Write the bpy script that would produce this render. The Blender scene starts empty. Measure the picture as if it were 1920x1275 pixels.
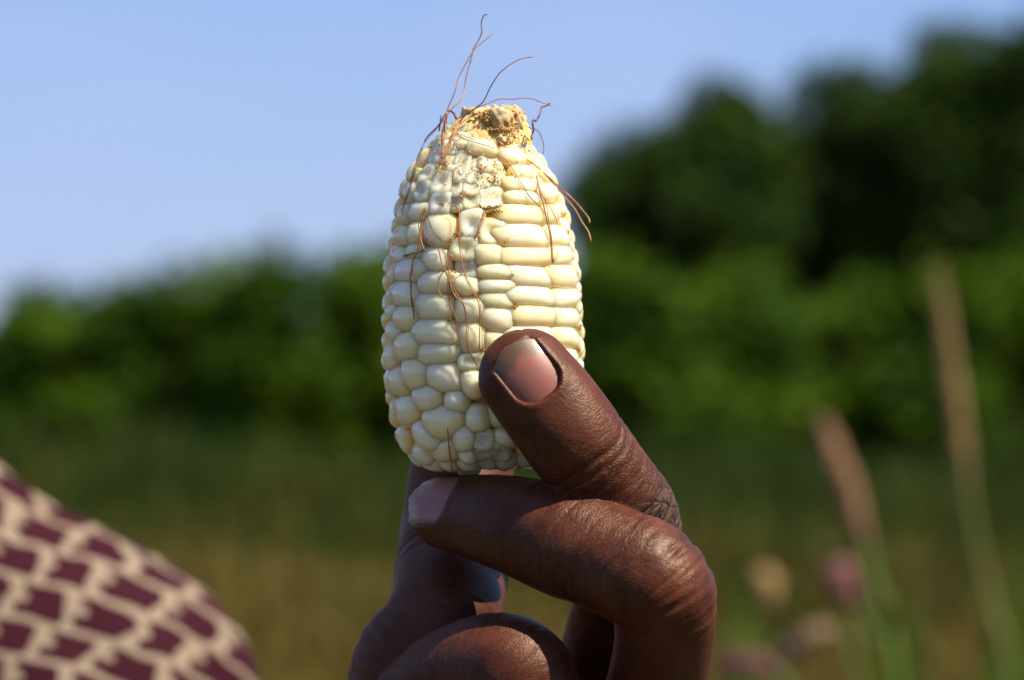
import bpy, math, random
import numpy as np
from mathutils import Vector, Matrix

# ------------------------------------------------------------------ camera, sky, sun, exposure
SC = bpy.context.scene
COL = SC.collection
CAM_H = 1.30            # camera height above the field, metres
FOC = 0.80              # metres from the lens to the ear of corn
FPX = 7200.0            # focal length in photograph pixels (135 mm on 36 mm)
SUN_AZ = math.radians(66)     # degrees to the right of "straight towards the camera"
SUN_EL = math.radians(56.5)

cam_d = bpy.data.cameras.new('camera')
cam = bpy.data.objects.new('camera', cam_d)
COL.objects.link(cam)
cam.location = (0, 0, CAM_H)
cam.rotation_euler = (math.radians(90), 0, 0)
cam_d.lens = 135
cam_d.sensor_width = 36
cam_d.clip_start = 0.01
cam_d.clip_end = 3000
cam_d.dof.use_dof = True
cam_d.dof.focus_distance = 0.776
cam_d.dof.aperture_fstop = 15.0
SC.camera = cam

sun_dir = Vector((math.sin(SUN_AZ) * math.cos(SUN_EL), -math.cos(SUN_AZ) * math.cos(SUN_EL), math.sin(SUN_EL)))

world = bpy.data.worlds.new('World')
SC.world = world
world.use_nodes = True
wn = world.node_tree
wn.nodes.clear()
w_out = wn.nodes.new('ShaderNodeOutputWorld')
w_bg = wn.nodes.new('ShaderNodeBackground')
w_sky = wn.nodes.new('ShaderNodeTexSky')
w_sky.sky_type = 'NISHITA'
w_sky.sun_disc = False
w_sky.sun_elevation = SUN_EL
w_sky.sun_rotation = math.atan2(sun_dir.x, sun_dir.y)
w_sky.air_density = 1.0
w_sky.dust_density = 0.3
w_sky.ozone_density = 3.0
w_sky.altitude = 900
w_bg.inputs['Strength'].default_value = 0.050
# thin high cloud: broad soft veils over the blue
w_geo = wn.nodes.new('ShaderNodeTexCoord')
w_map = wn.nodes.new('ShaderNodeMapping')
w_map.inputs['Scale'].default_value = (5, 5, 11)
w_noise = wn.nodes.new('ShaderNodeTexNoise')
w_noise.inputs['Scale'].default_value = 1.3
w_noise.inputs['Detail'].default_value = 3
w_ramp = wn.nodes.new('ShaderNodeValToRGB')
w_ramp.color_ramp.elements[0].position = 0.36
w_ramp.color_ramp.elements[0].color = (0.15, 0.15, 0.15, 1)
w_ramp.color_ramp.elements[1].position = 0.75
w_ramp.color_ramp.elements[1].color = (0.8, 0.8, 0.8, 1)
w_tint = wn.nodes.new('ShaderNodeMix')
w_tint.data_type = 'RGBA'
w_tint.blend_type = 'MULTIPLY'
w_tint.inputs[0].default_value = 1.0
w_tint.inputs[7].default_value = (0.74, 0.855, 1.24, 1)
w_mix = wn.nodes.new('ShaderNodeMix')
w_mix.data_type = 'RGBA'
w_mix.inputs[7].default_value = (4.35, 5.5, 8.8, 1)
wl = wn.links.new
wl(w_geo.outputs['Generated'], w_map.inputs['Vector'])
wl(w_map.outputs['Vector'], w_noise.inputs['Vector'])
wl(w_noise.outputs['Fac'], w_ramp.inputs['Fac'])
wl(w_ramp.outputs['Color'], w_mix.inputs[0])
wl(w_sky.outputs['Color'], w_tint.inputs[6])
wl(w_tint.outputs[2], w_mix.inputs[6])
wl(w_mix.outputs[2], w_bg.inputs['Color'])
wl(w_bg.outputs['Background'], w_out.inputs['Surface'])

sun_d = bpy.data.lights.new('sun', 'SUN')
sun_d.energy = 5.0
sun_d.angle = math.radians(0.5)
sun_d.color = (1.0, 0.88, 0.70)
sun = bpy.data.objects.new('sun', sun_d)
COL.objects.link(sun)
sun.location = sun_dir * 5
sun.rotation_euler = sun_dir.to_track_quat('Z', 'Y').to_euler()

SC.render.engine = 'CYCLES'
SC.cycles.use_denoising = True
SC.cycles.max_bounces = 8
SC.cycles.transparent_max_bounces = 4
SC.view_settings.view_transform = 'Standard'
SC.view_settings.look = 'None'
SC.view_settings.exposure = 1.05
SC.view_settings.gamma = 1.0
SC.view_settings.use_curve_mapping = False

RNG = np.random.default_rng(7)
random.seed(7)

# ------------------------------------------------------------------ small helpers
def at(px, py, dist):
    """point in the place seen at photograph pixel (px, py), dist metres from the lens"""
    return Vector(((px - 960) / FPX * dist, dist, CAM_H + (637.5 - py) / FPX * dist))

def mm(px, py, dep):
    """pixel + depth (mm behind the ear's axis) -> millimetres about the grip point"""
    k = 1 + dep / 800.0
    return np.array([(px - 960) / 9.0 * k, dep, (637.5 - py) / 9.0 * k])

GRIP = Vector((0, FOC, CAM_H))

def tag(o, label=None, cat=None, group=None, kind=None):
    if label: o['label'] = label
    if cat: o['category'] = cat
    if group: o['group'] = group
    if kind: o['kind'] = kind
    return o

def link(name, mesh, parent=None, mat=None, loc=None):
    o = bpy.data.objects.new(name, mesh)
    COL.objects.link(o)
    if mat is not None:
        if len(mesh.materials) == 0:
            mesh.materials.append(mat)
    if parent is not None:
        o.parent = parent
    if loc is not None:
        o.location = loc
    return o

def empty(name, loc=(0, 0, 0)):
    o = bpy.data.objects.new(name, None)
    o.empty_display_size = 0.02
    COL.objects.link(o)
    o.location = loc
    return o

def mesh_from(name, verts, faces, smooth=True):
    verts = np.asarray(verts, dtype=np.float32)
    me = bpy.data.meshes.new(name)
    if isinstance(faces, np.ndarray):
        n, k = faces.shape
        me.vertices.add(len(verts))
        me.vertices.foreach_set('co', verts.ravel())
        me.loops.add(n * k)
        me.loops.foreach_set('vertex_index', faces.astype(np.int32).ravel())
        me.polygons.add(n)
        me.polygons.foreach_set('loop_start', np.arange(0, n * k, k, dtype=np.int32))
        me.update(calc_edges=True)
        me.validate()
    else:
        me.from_pydata([tuple(map(float, v)) for v in verts], [], faces)
    me.polygons.foreach_set('use_smooth', np.full(len(me.polygons), smooth, dtype=bool))
    me.update()
    return me

def add_attr(me, name, arr):
    a = me.attributes.new(name, 'FLOAT', 'POINT')
    a.data.foreach_set('value', np.asarray(arr, dtype=np.float32).ravel())

def catmull(P, n):
    """smooth resample of rows of P (any width) to n rows"""
    P = np.asarray(P, dtype=float)
    m = len(P)
    Q = np.vstack([2 * P[0] - P[1], P, 2 * P[-1] - P[-2]])
    t = np.linspace(0, m - 1 - 1e-9, n)
    i = np.floor(t).astype(int)
    f = (t - i)[:, None]
    a, b, c, d = Q[i], Q[i + 1], Q[i + 2], Q[i + 3]
    return 0.5 * ((2 * b) + (c - a) * f + (2 * a - 5 * b + 4 * c - d) * f ** 2 + (3 * b - a - 3 * c + d) * f ** 3)

def tube(points, radii, seg=6):
    """verts, faces of a tapered tube along points"""
    P = np.asarray(points, dtype=float)
    R = np.broadcast_to(np.asarray(radii, dtype=float), (len(P),))
    T = np.gradient(P, axis=0)
    T /= np.linalg.norm(T, axis=1)[:, None] + 1e-12
    up = np.array([0.3, -0.9, 0.2]) if abs(T[0][2]) > 0.5 else np.array([0, 0, 1.0])
    V, F = [], []
    for i in range(len(P)):
        a = np.cross(T[i], up); a /= np.linalg.norm(a) + 1e-12
        b = np.cross(a, T[i])
        up = b
        for k in range(seg):
            th = 2 * math.pi * k / seg
            V.append(P[i] + R[i] * (math.cos(th) * a + math.sin(th) * b))
    for i in range(len(P) - 1):
        for k in range(seg):
            F.append((i * seg + k, i * seg + (k + 1) % seg, (i + 1) * seg + (k + 1) % seg, (i + 1) * seg + k))
    F.append(tuple(range(seg))[::-1])
    F.append(tuple(range((len(P) - 1) * seg, len(P) * seg)))
    return V, F

def wob(p, f, seed=0):
    """cheap smooth noise in -1..1 for rows of p"""
    r = np.random.default_rng(seed)
    s = np.zeros(len(p))
    for k in range(7):
        d = r.normal(size=3); d /= np.linalg.norm(d)
        s += np.sin(p @ d * f * r.uniform(0.6, 1.7) + r.uniform(0, 6.28))
    return s / 4.0

# ------------------------------------------------------------------ materials
def new_mat(name):
    m = bpy.data.materials.new(name)
    m.use_nodes = True
    nt = m.node_tree
    return m, nt, nt.nodes['Principled BSDF']

def N(nt, typ, **kw):
    n = nt.nodes.new(typ)
    for k, v in kw.items():
        setattr(n, k, v)
    return n

def ramp(nt, fac, stops):
    r = N(nt, 'ShaderNodeValToRGB')
    e = r.color_ramp.elements
    while len(e) < len(stops):
        e.new(0.5)
    for el, (p, c) in zip(e, stops):
        el.position = p
        el.color = (c[0], c[1], c[2], 1)
    nt.links.new(fac, r.inputs['Fac'])
    return r.outputs['Color']

def noise(nt, scale, detail=2, vec=None, rough=0.5, dist=0.0):
    n = N(nt, 'ShaderNodeTexNoise')
    n.inputs['Scale'].default_value = scale
    n.inputs['Detail'].default_value = detail
    n.inputs['Roughness'].default_value = rough
    n.inputs['Distortion'].default_value = dist
    if vec is not None:
        nt.links.new(vec, n.inputs['Vector'])
    return n.outputs['Fac']

def math_n(nt, op, a, b=None, c=None, clamp=False):
    n = N(nt, 'ShaderNodeMath', operation=op)
    n.use_clamp = clamp
    for i, v in enumerate((a, b, c)):
        if v is None: continue
        if isinstance(v, (int, float)):
            n.inputs[i].default_value = v
        else:
            nt.links.new(v, n.inputs[i])
    return n.outputs[0]

def mixc(nt, fac, a, b, blend='MIX'):
    n = N(nt, 'ShaderNodeMix', data_type='RGBA', blend_type=blend)
    for idx, v in ((0, fac), (6, a), (7, b)):
        if isinstance(v, (int, float)):
            n.inputs[idx].default_value = v
        elif isinstance(v, tuple):
            n.inputs[idx].default_value = (v[0], v[1], v[2], 1)
        else:
            nt.links.new(v, n.inputs[idx])
    return n.outputs[2]

def bump(nt, height, strength, dist, normal=None):
    b = N(nt, 'ShaderNodeBump')
    b.inputs['Strength'].default_value = strength
    b.inputs['Distance'].default_value = dist
    nt.links.new(height, b.inputs['Height'])
    if normal is not None:
        nt.links.new(normal, b.inputs['Normal'])
    return b.outputs['Normal']

def attr(nt, name):
    return N(nt, 'ShaderNodeAttribute', attribute_name=name).outputs['Fac']

def kernel_material(name, pale, cream, rough, wrinkle):
    m, nt, p = new_mat(name)
    oi = N(nt, 'ShaderNodeObjectInfo')
    tc = N(nt, 'ShaderNodeTexCoord')
    base = ramp(nt, oi.outputs['Random'], [(0.0, pale), (1.0, cream)])
    blotch = noise(nt, 1.3, 3, tc.outputs['Object'])
    base = mixc(nt, math_n(nt, 'MULTIPLY', blotch, 0.22), base, (0.64, 0.51, 0.26))
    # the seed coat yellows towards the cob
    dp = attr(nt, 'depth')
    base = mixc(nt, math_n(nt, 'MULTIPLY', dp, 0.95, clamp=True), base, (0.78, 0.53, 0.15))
    if wrinkle:
        w2 = noise(nt, 5.0, 4, tc.outputs['Object'], 0.65)
        base = mixc(nt, ramp(nt, w2, [(0.45, (0, 0, 0)), (0.72, (0.7, 0.7, 0.7))]), base, (0.60, 0.40, 0.14))
        nt.links.new(bump(nt, w2, 0.5, 0.0006), p.inputs['Normal'])
    else:
        g = noise(nt, 2.2, 2, tc.outputs['Object'])
        nt.links.new(bump(nt, g, 0.12, 0.0005), p.inputs['Normal'])
    nt.links.new(base, p.inputs['Base Color'])
    p.inputs['Roughness'].default_value = rough
    p.inputs['Subsurface Weight'].default_value = 1.0
    p.inputs['Subsurface Radius'].default_value = (1.0, 0.72, 0.34)
    p.inputs['Subsurface Scale'].default_value = 0.006
    p.inputs['Specular IOR Level'].default_value = 0.5
    p.inputs['Coat Weight'].default_value = 0.05 if wrinkle else 0.8
    p.inputs['Coat Roughness'].default_value = 0.07
    return m

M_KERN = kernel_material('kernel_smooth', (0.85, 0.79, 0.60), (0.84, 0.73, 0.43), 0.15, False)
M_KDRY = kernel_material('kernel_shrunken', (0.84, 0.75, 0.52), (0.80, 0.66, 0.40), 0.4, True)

def simple(name, col, rough=0.8, col2=None, scale=200.0, sss=0.0, bmp=0.0, bdist=0.001):
    m, nt, p = new_mat(name)
    tc = N(nt, 'ShaderNodeTexCoord')
    f = noise(nt, scale, 4, tc.outputs['Object'], 0.6)
    c = ramp(nt, f, [(0.3, col), (0.7, col2 or col)])
    nt.links.new(c, p.inputs['Base Color'])
    p.inputs['Roughness'].default_value = rough
    p.inputs['Subsurface Weight'].default_value = sss
    p.inputs['Subsurface Scale'].default_value = 0.0012
    if bmp:
        nt.links.new(bump(nt, f, bmp, bdist), p.inputs['Normal'])
    return m

M_COB = simple('cob_flesh', (0.55, 0.36, 0.10), 0.7, (0.62, 0.47, 0.20), 420, 0.3, 0.6, 0.0006)
M_CRUMB = simple('crumb', (0.30, 0.15, 0.03), 0.85, (0.50, 0.35, 0.11), 900, 0.25, 0.5, 0.0003)
M_PITH = simple('tip_pith', (0.36, 0.24, 0.09), 0.75, (0.54, 0.44, 0.25), 260, 0.4, 0.6, 0.0005)
M_CHAFF = simple('chaff', (0.16, 0.06, 0.02), 0.8, (0.42, 0.20, 0.05), 500)
M_SILK = simple('silk', (0.17, 0.055, 0.018), 0.45, (0.42, 0.17, 0.05), 260)
M_SILK_DARK = simple('silk_dark', (0.06, 0.025, 0.012), 0.5, (0.16, 0.07, 0.03), 300)

def skin_material():
    m, nt, p = new_mat('skin')
    fs, ft = attr(nt, 'fs'), attr(nt, 'ft')
    wr, pal, dry = attr(nt, 'wr'), attr(nt, 'palmar'), attr(nt, 'dry')
    tc = N(nt, 'ShaderNodeTexCoord')
    cv = N(nt, 'ShaderNodeCombineXYZ')
    nt.links.new(math_n(nt, 'MULTIPLY', fs, 1.0), cv.inputs[0])
    nt.links.new(math_n(nt, 'MULTIPLY', ft, 0.30), cv.inputs[1])
    lines = noise(nt, 1.15, 4, cv.outputs[0], 0.6, 0.9)
    cv2 = N(nt, 'ShaderNodeCombineXYZ')
    nt.links.new(fs, cv2.inputs[0])
    nt.links.new(math_n(nt, 'MULTIPLY', ft, 0.45), cv2.inputs[1])
    vor = N(nt, 'ShaderNodeTexVoronoi', feature='DISTANCE_TO_EDGE')
    vor.inputs['Scale'].default_value = 2.3
    nt.links.new(cv2.outputs[0], vor.inputs['Vector'])
    cell = math_n(nt, 'MINIMUM', math_n(nt, 'MULTIPLY', vor.outputs['Distance'], 4.0), 1.0)
    vor2 = N(nt, 'ShaderNodeTexVoronoi', feature='DISTANCE_TO_EDGE')
    vor2.inputs['Scale'].default_value = 0.62
    nt.links.new(cv2.outputs[0], vor2.inputs['Vector'])
    crack = math_n(nt, 'MINIMUM', math_n(nt, 'MULTIPLY', vor2.outputs['Distance'], 7.0), 1.0)
    fine = noise(nt, 1300, 4, tc.outputs['Object'], 0.6)
    # colour
    big = noise(nt, 130, 5, tc.outputs['Object'], 0.65)
    base = ramp(nt, big, [(0.3, (0.034, 0.0078, 0.0030)), (0.7, (0.092, 0.0245, 0.0092))])
    base = mixc(nt, math_n(nt, 'MULTIPLY', pal, 0.55), base, (0.10, 0.034, 0.02))
    base = mixc(nt, dry, base, mixc(nt, crack, (0.008, 0.005, 0.003), (0.048, 0.028, 0.019)))
    grey = ramp(nt, lines, [(0.5, (0, 0, 0)), (0.75, (0.5, 0.5, 0.5))])
    base = mixc(nt, math_n(nt, 'MULTIPLY', grey, wr), base, (0.20, 0.10, 0.07))
    nt.links.new(base, p.inputs['Base Color'])
    # relief
    h1 = math_n(nt, 'MULTIPLY', lines, math_n(nt, 'ADD', math_n(nt, 'MULTIPLY', wr, 0.8), 0.14))
    h2 = math_n(nt, 'MULTIPLY', cell, math_n(nt, 'ADD', math_n(nt, 'MULTIPLY', wr, 0.10), 0.05))
    h3 = math_n(nt, 'MULTIPLY', crack, math_n(nt, 'MULTIPLY', dry, 0.55))
    h = math_n(nt, 'ADD', math_n(nt, 'ADD', h1, h2), math_n(nt, 'ADD', h3, math_n(nt, 'MULTIPLY', fine, 0.20)))
    nt.links.new(bump(nt, h, 0.9, 0.00045), p.inputs['Normal'])
    rr = math_n(nt, 'ADD', math_n(nt, 'MULTIPLY', fine, 0.14), math_n(nt, 'ADD', math_n(nt, 'MULTIPLY', dry, 0.2), 0.38))
    nt.links.new(rr, p.inputs['Roughness'])
    p.inputs['Specular IOR Level'].default_value = 0.28
    p.inputs['Specular Tint'].default_value = (1.0, 0.86, 0.74, 1)
    p.inputs['Subsurface Weight'].default_value = 0.12
    p.inputs['Subsurface Radius'].default_value = (1.0, 0.30, 0.16)
    p.inputs['Subsurface Scale'].default_value = 0.0011
    return m

def nail_material(name, c1, c2, f1, f2, coat):
    m, nt, p = new_mat(name)
    t, u = attr(nt, 'nt'), attr(nt, 'nu')
    tc = N(nt, 'ShaderNodeTexCoord')
    nz = noise(nt, 260, 3, tc.outputs['Object'], 0.6)
    pink = mixc(nt, nz, c1, c2)
    edge = math_n(nt, 'ADD', t, math_n(nt, 'MULTIPLY', math_n(nt, 'SUBTRACT', nz, 0.5), 0.55))
    free = ramp(nt, edge, [(0.66, (0, 0, 0)), (0.78, (1, 1, 1))])
    col = mixc(nt, free, pink, mixc(nt, nz, f1, f2))
    side = ramp(nt, math_n(nt, 'ABSOLUTE', u), [(0.78, (0, 0, 0)), (1.0, (0.8, 0.8, 0.8))])
    col = mixc(nt, side, col, (0.10, 0.034, 0.016))
    nt.links.new(col, p.inputs['Base Color'])
    p.inputs['Roughness'].default_value = 0.45
    p.inputs['Subsurface Weight'].default_value = 0.3
    p.inputs['Subsurface Radius'].default_value = (1.0, 0.4, 0.3)
    p.inputs['Subsurface Scale'].default_value = 0.001
    p.inputs['Specular IOR Level'].default_value = 0.3
    p.inputs['Coat Weight'].default_value = coat
    p.inputs['Coat Roughness'].default_value = 0.09
    cv = N(nt, 'ShaderNodeCombineXYZ')
    nt.links.new(math_n(nt, 'MULTIPLY', u, 9.0), cv.inputs[0])
    nt.links.new(t, cv.inputs[1])
    nt.links.new(bump(nt, noise(nt, 1.5, 2, cv.outputs[0]), 0.07, 0.0003), p.inputs['Normal'])
    return m

M_SKIN = skin_material()
M_NAIL = nail_material('nail', (0.185, 0.056, 0.038), (0.24, 0.094, 0.068), (0.060, 0.031, 0.015), (0.13, 0.078, 0.04), 0.3)
M_NAIL_SKYLIT = nail_material('nail_skylit', (0.21, 0.068, 0.055), (0.27, 0.115, 0.098), (0.20, 0.14, 0.085), (0.34, 0.26, 0.18), 0.5)  # shaded middle-finger nail: sky reflection put into a brighter base colour

def foliage_material(name, a, b, trans=0.25, pscale=1.4, tint=False):
    m, nt, p = new_mat(name)
    oi = N(nt, 'ShaderNodeObjectInfo')
    tc = N(nt, 'ShaderNodeTexCoord')
    f = noise(nt, pscale, 2, tc.outputs['Object'])
    if tint:
        f = math_n(nt, 'ADD', math_n(nt, 'MULTIPLY', f, 0.5), math_n(nt, 'MULTIPLY', attr(nt, 'green'), 0.75), clamp=True)
    c = ramp(nt, f, [(0.35, a), (0.65, b)])
    nt.links.new(c, p.inputs['Base Color'])
    p.inputs['Roughness'].default_value = 0.6
    p.inputs['Specular IOR Level'].default_value = 0.08
    tr = N(nt, 'ShaderNodeBsdfTranslucent')
    nt.links.new(c, tr.inputs['Color'])
    mx = N(nt, 'ShaderNodeMixShader')
    mx.inputs[0].default_value = trans
    nt.links.new(p.outputs[0], mx.inputs[1])
    nt.links.new(tr.outputs[0], mx.inputs[2])
    nt.links.new(mx.outputs[0], nt.nodes['Material Output'].inputs['Surface'])
    return m

M_SHRUB = foliage_material('shrub_leaf', (0.022, 0.058, 0.003), (0.095, 0.165, 0.006), 0.22, 1.0)
M_TREE = foliage_material('tree_leaf', (0.016, 0.038, 0.006), (0.046, 0.086, 0.008), 0.2, 0.5)
M_BARK = simple('bark', (0.05, 0.035, 0.022), 0.9, (0.11, 0.08, 0.05), 6)
M_DRYGRASS = foliage_material('dry_grass', (0.125, 0.092, 0.020), (0.026, 0.048, 0.006), 0.2, 0.35, True)
M_STEM = simple('grass_stem', (0.075, 0.145, 0.010), 0.6, (0.11, 0.16, 0.018), 8)
M_STEM_TAN = simple('grass_stem_dry', (0.125, 0.125, 0.022), 0.6, (0.095, 0.115, 0.02), 8)

def ground_material():
    m, nt, p = new_mat('field_soil')
    tc = N(nt, 'ShaderNodeTexCoord')
    f = noise(nt, 0.35, 5, tc.outputs['Object'], 0.6)
    g = noise(nt, 6.0, 4, tc.outputs['Object'], 0.6)
    c = ramp(nt, f, [(0.3, (0.026, 0.032, 0.008)), (0.5, (0.048, 0.040, 0.012)), (0.7, (0.028, 0.034, 0.009))])
    c = mixc(nt, math_n(nt, 'MULTIPLY', g, 0.5), c, (0.055, 0.042, 0.018))
    nt.links.new(c, p.inputs['Base Color'])
    p.inputs['Roughness'].default_value = 0.95
    nt.links.new(bump(nt, g, 0.6, 0.05), p.inputs['Normal'])
    return m

def print_material():
    """cream cotton with rows of maroon hooked shapes"""
    m, nt, p = new_mat('printed_cotton')
    u, v = attr(nt, 'pu'), attr(nt, 'pv')
    tc = N(nt, 'ShaderNodeTexCoord')
    wobn = noise(nt, 45, 2, tc.outputs['Object'])
    wv = math_n(nt, 'MULTIPLY', math_n(nt, 'SUBTRACT', wobn, 0.5), 0.7)
    uu = math_n(nt, 'ADD', u, wv)
    vv = math_n(nt, 'SUBTRACT', v, wv)
    row = math_n(nt, 'FLOOR', vv)
    us = math_n(nt, 'ADD', uu, math_n(nt, 'MULTIPLY', row, 0.38))
    cu = math_n(nt, 'SUBTRACT', math_n(nt, 'FRACT', us), 0.5)
    cvv = math_n(nt, 'SUBTRACT', math_n(nt, 'FRACT', vv), 0.5)
    # slanted block
    sl = math_n(nt, 'SUBTRACT', cu, math_n(nt, 'MULTIPLY', cvv, 0.45))
    blk = math_n(nt, 'MAXIMUM', math_n(nt, 'SUBTRACT', math_n(nt, 'ABSOLUTE', sl), 0.40),
                 math_n(nt, 'SUBTRACT', math_n(nt, 'ABSOLUTE', math_n(nt, 'SUBTRACT', cvv, 0.02)), 0.415))
    # tail running out of the block's foot
    tl = math_n(nt, 'MAXIMUM', math_n(nt, 'SUBTRACT', math_n(nt, 'ABSOLUTE', math_n(nt, 'ADD', cu, 0.32)), 0.17),
                math_n(nt, 'SUBTRACT', math_n(nt, 'ABSOLUTE', math_n(nt, 'ADD', cvv, 0.22)), 0.09))
    d = math_n(nt, 'MINIMUM', blk, tl)
    # round bite
    bx = math_n(nt, 'ADD', cu, 0.34)
    by = math_n(nt, 'SUBTRACT', cvv, 0.10)
    rr = math_n(nt, 'SQRT', math_n(nt, 'ADD', math_n(nt, 'MULTIPLY', bx, bx), math_n(nt, 'MULTIPLY', by, by)))
    d = math_n(nt, 'MAXIMUM', d, math_n(nt, 'SUBTRACT', 0.15, rr))
    fac = math_n(nt, 'LESS_THAN', d, 0.0)
    cream = mixc(nt, noise(nt, 22, 2, tc.outputs['Object']), (0.165, 0.127, 0.088), (0.22, 0.172, 0.128))
    col = mixc(nt, fac, cream, (0.025, 0.0008, 0.006))
    nt.links.new(col, p.inputs['Base Color'])
    p.inputs['Roughness'].default_value = 0.85
    p.inputs['Specular IOR Level'].default_value = 0.15
    cvx = N(nt, 'ShaderNodeCombineXYZ')
    nt.links.new(bump(nt, noise(nt, 900, 2, tc.outputs['Object']), 0.2, 0.0006), p.inputs['Normal'])
    return m

M_PRINT = print_material()

# ------------------------------------------------------------------ distance-field modelling
class Chain:
    """a limb: centre line with elliptical sections (half width, half thickness) and a dorsal direction"""
    def __init__(self, rows, n=36, c0=None, c1=None):
        # row: x y z  w t  dx dy dz   (mm)
        R = catmull(rows, n)
        self.P = R[:, :3]
        self.w, self.t = R[:, 3], R[:, 4]
        T = np.gradient(self.P, axis=0)
        T /= np.linalg.norm(T, axis=1)[:, None]
        D = R[:, 5:8]
        D = D - (D * T).sum(1)[:, None] * T
        D /= np.linalg.norm(D, axis=1)[:, None]
        self.T, self.D, self.L = T, D, np.cross(T, D)
        seg = np.linalg.norm(np.diff(self.P, axis=0), axis=1)
        self.c0 = c0 if c0 else min(self.w[0], self.t[0])
        self.c1 = c1 if c1 else min(self.w[-1], self.t[-1])
        self.s = np.concatenate([[0], np.cumsum(seg)]) + self.c0    # s = 0 at the very tip
    def project(self, X):
        X = X.astype(np.float32)
        best = np.full(len(X), 1e9, np.float32)
        bi = np.zeros(len(X), np.int32)
        bf = np.zeros(len(X), np.float32)
        A = self.P.astype(np.float32)
        for i in range(len(A) - 1):
            d = A[i + 1] - A[i]
            q = X - A[i]
            f = np.clip(q @ d / (d @ d), 0, 1)
            r = q - f[:, None] * d
            e = np.einsum('ij,ij->i', r, r)
            m = e < best
            best[m] = e[m]; bi[m] = i; bf[m] = f[m]
        return bi, bf
    def local(self, X):
        i, f = self.project(X)
        g = f[:, None]
        lerp = lambda a: a[i] * (1 - g) + a[i + 1] * g if a.ndim == 2 else a[i] * (1 - f) + a[i + 1] * f
        C, T, D, L = lerp(self.P), lerp(self.T), lerp(self.D), lerp(self.L)
        w, t, s = lerp(self.w), lerp(self.t), lerp(self.s)
        r = X - C
        a = (r * T).sum(1)
        u, v = (r * L).sum(1), (r * D).sum(1)
        return a, u, v, w, t, s
    def sdf(self, X):
        a, u, v, w, t, s = self.local(X)
        c = np.where(a < 0, self.c0, self.c1)
        q = np.sqrt((u / w) ** 2 + (v / t) ** 2 + (a / c) ** 2) + 1e-6
        d = np.sqrt(u * u + v * v + a * a) + 1e-6
        return ((q - 1) * d / q).astype(np.float32)

def smin(a, b, k):
    h = np.clip(0.5 + 0.5 * (b - a) / k, 0, 1)
    return b * (1 - h) + a * h - k * h * (1 - h)

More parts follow.
